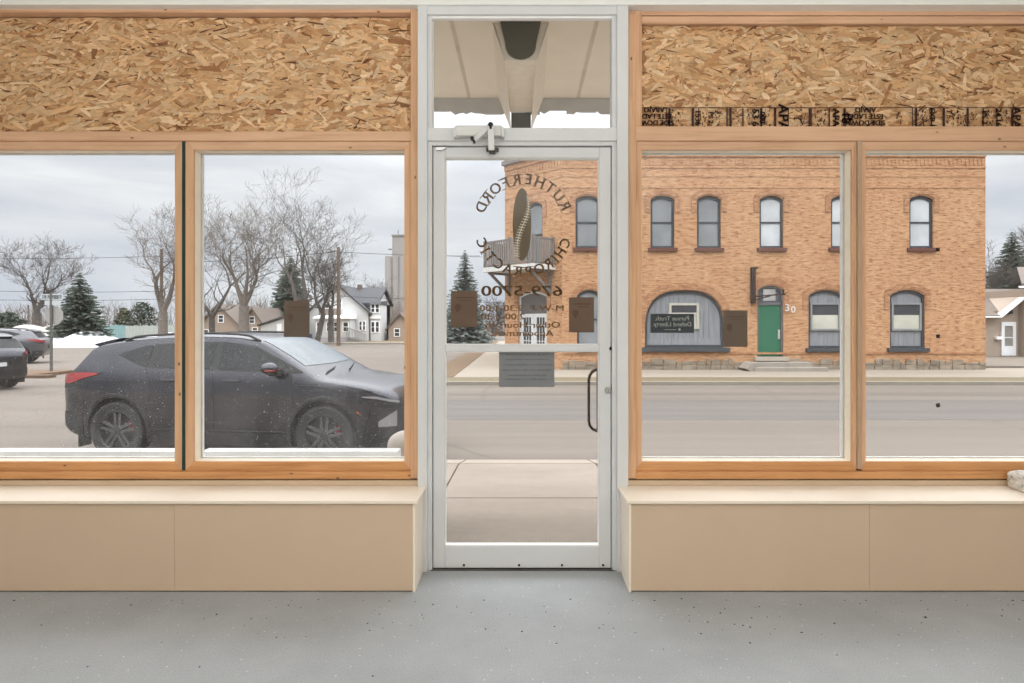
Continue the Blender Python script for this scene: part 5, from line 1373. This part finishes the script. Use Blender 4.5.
SID = mk('white_siding', (234, 234, 232), .7, var=.03); ROOF = mk('dark_shingles', (88, 88, 92), .9, var=.12, scale=3); ROOFB = mk('brown_shingles', (124, 112, 103), .9, var=.12, scale=3)
h = thing('white_house', 'white wooden two-storey house with dark gabled roofs and an enclosed porch', 'house', (PX(345, Yh), Yh, -.66))
X_ = lambda p: PX(p, Yh)
Z_ = lambda p: PZ(p, Yh)
m = MB(); gable(m, X_(309), X_(368), Yh, Yh + 7, -.66, Z_(312), Z_(286.5))
m.box(X_(352), X_(373), Yh + 1.2, Yh + 8, -.66, Z_(303)); gable(m, X_(352), X_(373), Yh + 1.2, Yh + 8, -.66, Z_(303), Z_(289), axis='x'); m.build('wall', SID, h)
m = MB(); groof(m, X_(309), X_(368), Yh, Yh + 7, Z_(312), Z_(286.5), .35, .2); m.build('roof', ROOF, h)
m = MB(); groof(m, X_(338), X_(373), Yh + 1.2, Yh + 8, Z_(303), Z_(287.5), .35, .2, axis='x'); m.build('roof', ROOF, h)
m = MB(); m.box(X_(346.8), X_(350.6), Yh + 4, Yh + 4.5, Z_(292), Z_(282)); m.build('chimney', mk('chimney_brick', (130, 116, 108), .9), h)
m = MB(); m.box(X_(322), X_(355.5), Yh - 2, Yh - .02, -.2, Z_(319)); po = m.build('porch', SID, h)
m = MB(); m.prism([(Yh - 2.3, Z_(319)), (Yh, Z_(319)), (Yh, Z_(315)), (Yh - 2.3, Z_(317.6))], X_(320.5), X_(357), 'x'); m.build('porch_roof', WHITE2, po)
m = MB(); m.box(X_(322), X_(355.5), Yh - 1.98, Yh, -.66, -.2); m.build('porch_base', mk('lavender_base', (206, 200, 210), .8), po)
for px in (326, 335.5, 342.5, 351.5): hwin(po, X_(px), Z_(331), Z_(322.5), .46, Yh - 2)
m = MB(); m.box(X_(319), X_(341), Yh - .12, Yh - .02, Z_(316), Z_(308.5)); m.build('brown_panel', mk('brown_panel', (146, 132, 122), .8), h)
for px in (326, 339): hwin(h, X_(px), Z_(308), Z_(299), .5, Yh)
for px in (361, 363.8): hwin(h, X_(px), Z_(330), Z_(321.5), .3, Yh)
by = Yh + .4
m = MB(); m.box(X_(369.5), X_(379.3), by, by + 3, -.66, Z_(304)); bay = m.build('bay', SID, h)
m = MB(); m.prism([(by - .2, Z_(304.5)), (by + 3, Z_(304.5)), (by + 3, Z_(300)), (by + .3, Z_(301))], X_(369), X_(380), 'x'); m.build('bay_roof', ROOF, bay)
for px in (372, 376.5): hwin(bay, X_(px), Z_(332), Z_(322), .3, by); hwin(bay, X_(px), Z_(312), Z_(304.5), .3, by)
m = MB(); m.box(X_(369), X_(379.8), by - .15, by, Z_(318.5), Z_(316.5)); m.build('bay_trim', WHITE2, bay)
m = MB()
for k in range(5): m.box(X_(354), X_(358 + 2.6*k), Yh - 2.3 - .0, Yh - .6, -.2 - .1*(k+1), -.2 - .1*k)
m.build('porch_step', mk('grey_step', (168, 162, 156), .8), h)
m = MB(); a, b = (X_(353.5), .55), (X_(372), -.05); m.tube([(a[0], Yh - 2.4, a[1] + .25), (b[0], Yh - 2.4, b[1] + .2)], .05, 4)
for k in range(14): xx = a[0] + (b[0] - a[0])*k/13; m.box(xx - .025, xx + .025, Yh - 2.42, Yh - 2.38, -.62, a[1] + .25 + (b[1] - a[1] - .05)*k/13)
m.build('step_rail', mk('rail_grey', (170, 168, 166), .8), h)
t = thing('barrel', 'small blue barrel at the corner of the white house', 'barrel', (X_(317.5), Yh - 2.5, -.62))
m = MB(); m.lathe([(0, -.62), (.28, -.62), (.32, -.3), (.28, .15), (0, .15)], (X_(317.5), Yh - 2.5, 0), 'z', 14); m.build('body', mk('barrel_blue', (62, 82, 118), .5), t, smooth=True)
m = MB(); m.lathe([(.30, -.5), (.325, -.48), (.325, -.44), (.30, -.42)], (X_(317.5), Yh - 2.5, 0), 'z', 14); m.build('hoop', BLACK, t)
# garage
g = thing('garage', 'low white garage with a sloping roof edge beside the white house', 'garage', (PX(275, 60), 60, -.66))
m = MB(); xa, xb = PX(261, 60), PX(303, 60); zl, zh = PZ(325.5, 60), PZ(312, 60)
m.prism([(xa, -.66), (xb, -.66), (xb, zh), (xa, zl)], 60, 66, 'y'); m.build('wall', SID, g)
m = MB(); m.prism([(xa - .3, zl - .05), (xb, zh + .05), (xb, zh + .25), (xa - .3, zl + .1)], 59.8, 66, 'y'); m.build('roof', ROOF, g)
m = MB(); m.box(PX(277, 60), PX(281.5, 60), 59.96, 60.0, -.6, 1.15); m.build('side_door', WHITE2, g)
# brown house
b = thing('brown_house', 'tan house with two brown gables behind the dark car roof', 'house', (PX(228, 66), 66, -.66)); YB_ = 66
Xb = lambda p: PX(p, YB_); Zb = lambda p: PZ(p, YB_)
TAN = mk('tan_siding', (186, 166, 150), .8, var=.06)
m = MB(); gable(m, Xb(200), Xb(238), YB_, YB_ + 8, -.66, Zb(324), Zb(306)); gable(m, Xb(240), Xb(262), YB_ + .5, YB_ + 8, -.66, Zb(325), Zb(309)); m.build('wall', TAN, b)
m = MB(); groof(m, Xb(200), Xb(238), YB_, YB_ + 8, Zb(324), Zb(306), .4, .2); m.build('roof', ROOFB, b)
m = MB(); groof(m, Xb(240), Xb(262), YB_ + .5, YB_ + 8, Zb(325), Zb(309), .4, .2); m.build('roof', ROOFB, b)
for px, za, zb_, y in ((221, 322, 315.5, YB_), (250, 323, 317, YB_ + .5), (253, 333, 328, YB_ + .5), (206, 336, 330, YB_)): hwin(b, Xb(px), Zb(za), Zb(zb_), .5, y)
# tan house by the tower
b = thing('tan_cottage', 'small tan cottage with a brown roof at the foot of the grain tower', 'house', (PX(398, 64), 64, -.66))
m = MB(); xa, xb = PX(388.5, 64), PX(412, 64); gable(m, xa, xb, 64, 70, -.66, PZ(328, 64), PZ(315, 64)); m.build('wall', mk('cottage_tan', (196, 176, 160), .8), b)
m = MB(); groof(m, xa, xb, 64, 70, PZ(328, 64), PZ(315, 64), .3, .2); m.build('roof', ROOFB, b)
hwin(b, PX(397, 64), PZ(336, 64), PZ(329, 64), .5, 64)
# grain tower
YT_ = 190
b = thing('grain_tower', 'tall stepped grey concrete grain tower beyond the white house', 'tower', (PX(398, YT_), YT_, -.66)); CONC = mk('weathered_concrete', (176, 170, 165), .9, var=.1, scale=.12, stretch=(1, 1, .3))
m = MB(); m.box(PX(386.5, YT_), PX(420, YT_), YT_, YT_ + 12, -.66, PZ(256.5, YT_))
for k in range(5): m.lathe([(0, -.66), (1.3, -.66), (1.3, PZ(256.5, YT_)), (0, PZ(256.5, YT_))], (PX(389 + 7*k, YT_), YT_, 0), 'z', 14)
m.build('silo_block', CONC, b)
m = MB(); m.box(PX(391.5, YT_), PX(414, YT_), YT_ + 1, YT_ + 10, PZ(256.5, YT_), PZ(234, YT_)); m.box(PX(391, YT_), PX(414.5, YT_), YT_ + .7, YT_ + 10, PZ(235.4, YT_), PZ(234, YT_)); hd = m.build('head_house', CONC, b)
m = MB(); m.tube([(PX(395.5, YT_), YT_ + 4, PZ(234, YT_)), (PX(395.5, YT_), YT_ + 4, PZ(228, YT_))], .12, 5); m.box(PX(388.5, YT_), PX(392, YT_), YT_ - .3, YT_, PZ(250, YT_), PZ(248.8, YT_)); m.build('mast', mk('mast_grey', (120, 120, 122), .6), hd)
m = MB(); m.box(PX(384, YT_), PX(386.4, YT_), YT_ + 2, YT_ + 10, -.66, PZ(277, YT_)); m.build('side_leg', CONC, b)
# far reddish house in the side street
b = thing('red_brick_cottage', 'far reddish low house down the side street behind the opening hours', 'house', (PX(492, 95), 95, -.66))
m = MB(); gable(m, PX(484, 95), PX(500, 95), 95, 101, -.66, PZ(331, 95), PZ(325, 95)); m.build('wall', mk('red_wall', (178, 122, 104), .9), b)
m = MB(); groof(m, PX(484, 95), PX(500, 95), 95, 101, PZ(331, 95), PZ(325, 95), .3, .2); m.build('roof', ROOF, b)
hwin(b, PX(489, 95), PZ(337, 95), PZ(333, 95), .5, 95)
# little tan house beside the brick building
YT2 = 31.5
b = thing('tan_house', 'little tan stucco house with brown roof and white storm door beside the brick building', 'house', (PX(1005, YT2), YT2, -.5))
Xt = lambda p: PX(p, YT2); Zt = lambda p: PZ(p, YT2)
STU = mk('tan_stucco', (186, 170, 154), .85, var=.05)
m = MB(); m.prism([(Xt(970), -.5), (Xt(1050), -.5), (Xt(1050), Zt(288)), (Xt(1022), Zt(294)), (Xt(995), Zt(316)), (Xt(970), Zt(316))], YT2, YT2 + 7, 'y'); m.build('wall', STU, b)
m = MB(); m.box(Xt(1018.5), Xt(1120), YT2 - .6, YT2 + 6, -.5, Zt(290)); m.build('wing_wall', mk('wing_stucco', (178, 163, 148), .85, var=.05), b)
m = MB(); k35 = lambda p: PZ(p, YT2 + 3.5)
m.prism([(YT2 - .4, Zt(317)), (YT2 + 3.5, k35(291)), (YT2 + 3.5, k35(289)), (YT2 - .4, Zt(315.5))], Xt(966), Xt(995), 'x'); q = [(Xt(990), YT2 + .15, Zt(313.5)), (Xt(1026), YT2 + .15, Zt(313.5)), (PX(1026, YT2 + 3.5), YT2 + 3.5, k35(291)), (PX(960, YT2 + 3.5), YT2 + 3.5, k35(291))]; m.add(q + [(x, y, z + .12) for x, y, z in q], [(3, 2, 1, 0), (4, 5, 6, 7), (0, 1, 5, 4), (1, 2, 6, 5), (2, 3, 7, 6), (3, 0, 4, 7)])
m.build('roof', ROOFB, b)
m = MB(); m.prism([(Xt(968), Zt(317.6)), (Xt(995), Zt(317.6)), (Xt(1022), Zt(296)), (Xt(1022), Zt(294.6)), (Xt(994.7), Zt(316.3)), (Xt(968), Zt(316.3))], YT2 - .45, YT2 + .1, 'y'); m.box(Xt(1006), Xt(1120), YT2 - 1.0, YT2 - .8, Zt(288.8), Zt(287)); m.build('fascia', WHITE2, b)
m = MB(); q = [(Xt(1006), YT2 - 1.0, Zt(287)), (Xt(1120), YT2 - 1.0, Zt(287)), (PX(1120, YT2 + 3), YT2 + 3, PZ(269, YT2 + 3)), (PX(1017, YT2 + 3), YT2 + 3, PZ(269, YT2 + 3))]; m.add(q + [(x, y, z + .12) for x, y, z in q], [(3, 2, 1, 0), (4, 5, 6, 7), (0, 1, 5, 4), (1, 2, 6, 5), (2, 3, 7, 6), (3, 0, 4, 7)]); m.build('wing_roof', ROOFB, b)
dx0, dx1 = Xt(1000.5), Xt(1015)
m = MB(); m.ring([(dx0, Zt(355.5)), (dx1, Zt(355.5)), (dx1, Zt(322)), (dx0, Zt(322))], [(dx0 + .16, Zt(346)), (dx1 - .16, Zt(346)), (dx1 - .16, Zt(326)), (dx0 + .16, Zt(326))], YT2 - .08, YT2); m.box(dx0 + .1, dx1 - .1, YT2 - .06, YT2, Zt(338), Zt(337)); sd = m.build('storm_door', WHITE, b)
m = MB(); m.box(dx0 + .15, dx1 - .15, YT2 - .04, YT2 - .02, Zt(346), Zt(326)); m.build('pane', mk('screen_grey', (160, 156, 148), .4), sd)
m = MB(); m.box(Xt(994), Xt(999.5), YT2 - .2, YT2, Zt(339.5), Zt(336.6)); m.build('mailbox', WHITE2, b, bevel=.02)
m = MB(); m.box(Xt(1007), Xt(1010), YT2 - .2, YT2, Zt(314), Zt(310)); m.build('porch_lamp', BLACK, b, bevel=.02)
# pale round-topped bollard just outside the car window corner
t = thing('bollard', 'pale round-topped bollard at the lower corner of the car hood window', 'bollard', (PX(409, 4.0), 4.0, -.1))
xb, yb = PX(409, 4.0), 4.0; zt_ = PZ(430, 4.0)
m = MB(); m.lathe([(0, zt_)] + [(.14*math.sin(a), zt_ - .09 + .09*math.cos(a)) for a in [R(15*k) for k in range(1, 7)]] + [(.14, -.08), (0, -.08)], (xb, yb, 0), 'z', 24); m.build('post', mk('pale_concrete', (238, 228, 220), .85, var=.06), t, smooth=True)
m = MB(); m.lathe([(.14, -.09), (.19, -.09), (.18, -.03), (.14, -.02)], (xb, yb, 0), 'z', 24); m.build('foot_ring', SWM, t)
SKY = (1.08, 5.8); FILLW = 222
# =================================================================== light, sky, camera
sc = bpy.context.scene
w = bpy.data.worlds.new('overcast'); sc.world = w; w.use_nodes = True
nt = w.node_tree; bg = nt.nodes['Background']
tc = N(nt, 'ShaderNodeTexCoord'); sx = N(nt, 'ShaderNodeSeparateXYZ'); nt.links.new(tc.outputs['Generated'], sx.inputs[0])
grad = ramp(nt, sx.outputs['Z'], [(0.0, (.66, .69, .74)), (.10, (.76, .78, .81)), (.30, (.84, .85, .87)), (1.0, (1.0, 1.0, 1.0))])
mp = N(nt, 'ShaderNodeMapping'); mp.inputs['Scale'].default_value = (1.6, 1.6, 7.5); nt.links.new(tc.outputs['Generated'], mp.inputs['Vector'])
n1 = N(nt, 'ShaderNodeTexNoise', i_Scale=1.7, i_Detail=7, i_Roughness=.55, i_Distortion=.4); nt.links.new(mp.outputs[0], n1.inputs['Vector'])
cl = ramp(nt, n1.outputs['Fac'], [(.34, (.80, .82, .87)), (.52, (.98, .98, 1.0)), (.66, (1.10, 1.10, 1.09))])
col = mixc(nt, 1.0, grad, cl, 'MULTIPLY')
nt.links.new(col, bg.inputs['Color'])
lum = N(nt, 'ShaderNodeMapRange'); lum.inputs[1].default_value = .24; lum.inputs[2].default_value = .7; lum.inputs[3].default_value = SKY[0]; lum.inputs[4].default_value = SKY[1]
nt.links.new(sx.outputs['Z'], lum.inputs[0]); nt.links.new(lum.outputs[0], bg.inputs['Strength'])
def area(name, loc, rot, sx_, sy_, e, col=(1, 1, 1)):
    l = bpy.data.lights.new(name, 'AREA'); l.shape = 'RECTANGLE'; l.size = sx_; l.size_y = sy_; l.energy = e; l.color = col
    o = bpy.data.objects.new(name, l); COL.objects.link(o); o.location = loc; o.rotation_euler = rot; return o
area('fill_uplight', (0, -1.5, 1.9), (R(180), 0, 0), 4.8, 4.4, FILLW, (1.0, .985, .965))  # unseen fill light added to brighten the room by way of the ceiling
for r_ in [o for o in bpy.data.objects if o.parent is None]: split_tree(r_)
cam = bpy.data.cameras.new('camera'); co = bpy.data.objects.new('camera', cam); COL.objects.link(co)
co.location = (0, 0, H); co.rotation_euler = (R(90), 0, 0)
cam.sensor_fit = 'HORIZONTAL'; cam.sensor_width = 36; cam.lens = 36 * F / 1024
cam.shift_x = (512 - CX) / 1024; cam.shift_y = (CY - 341.5) / 1024
cam.clip_start = .05; cam.clip_end = 2000
sc.camera = co
vs = sc.view_settings; vs.view_transform = 'Standard'; vs.look = 'None'; vs.gamma = 1; vs.use_curve_mapping = False; vs.exposure = 0
sc.cycles.use_denoising = True; sc.cycles.max_bounces = 10; sc.cycles.diffuse_bounces = 5; sc.cycles.transparent_max_bounces = 16
sc.cycles.caustics_reflective = False; sc.cycles.caustics_refractive = False
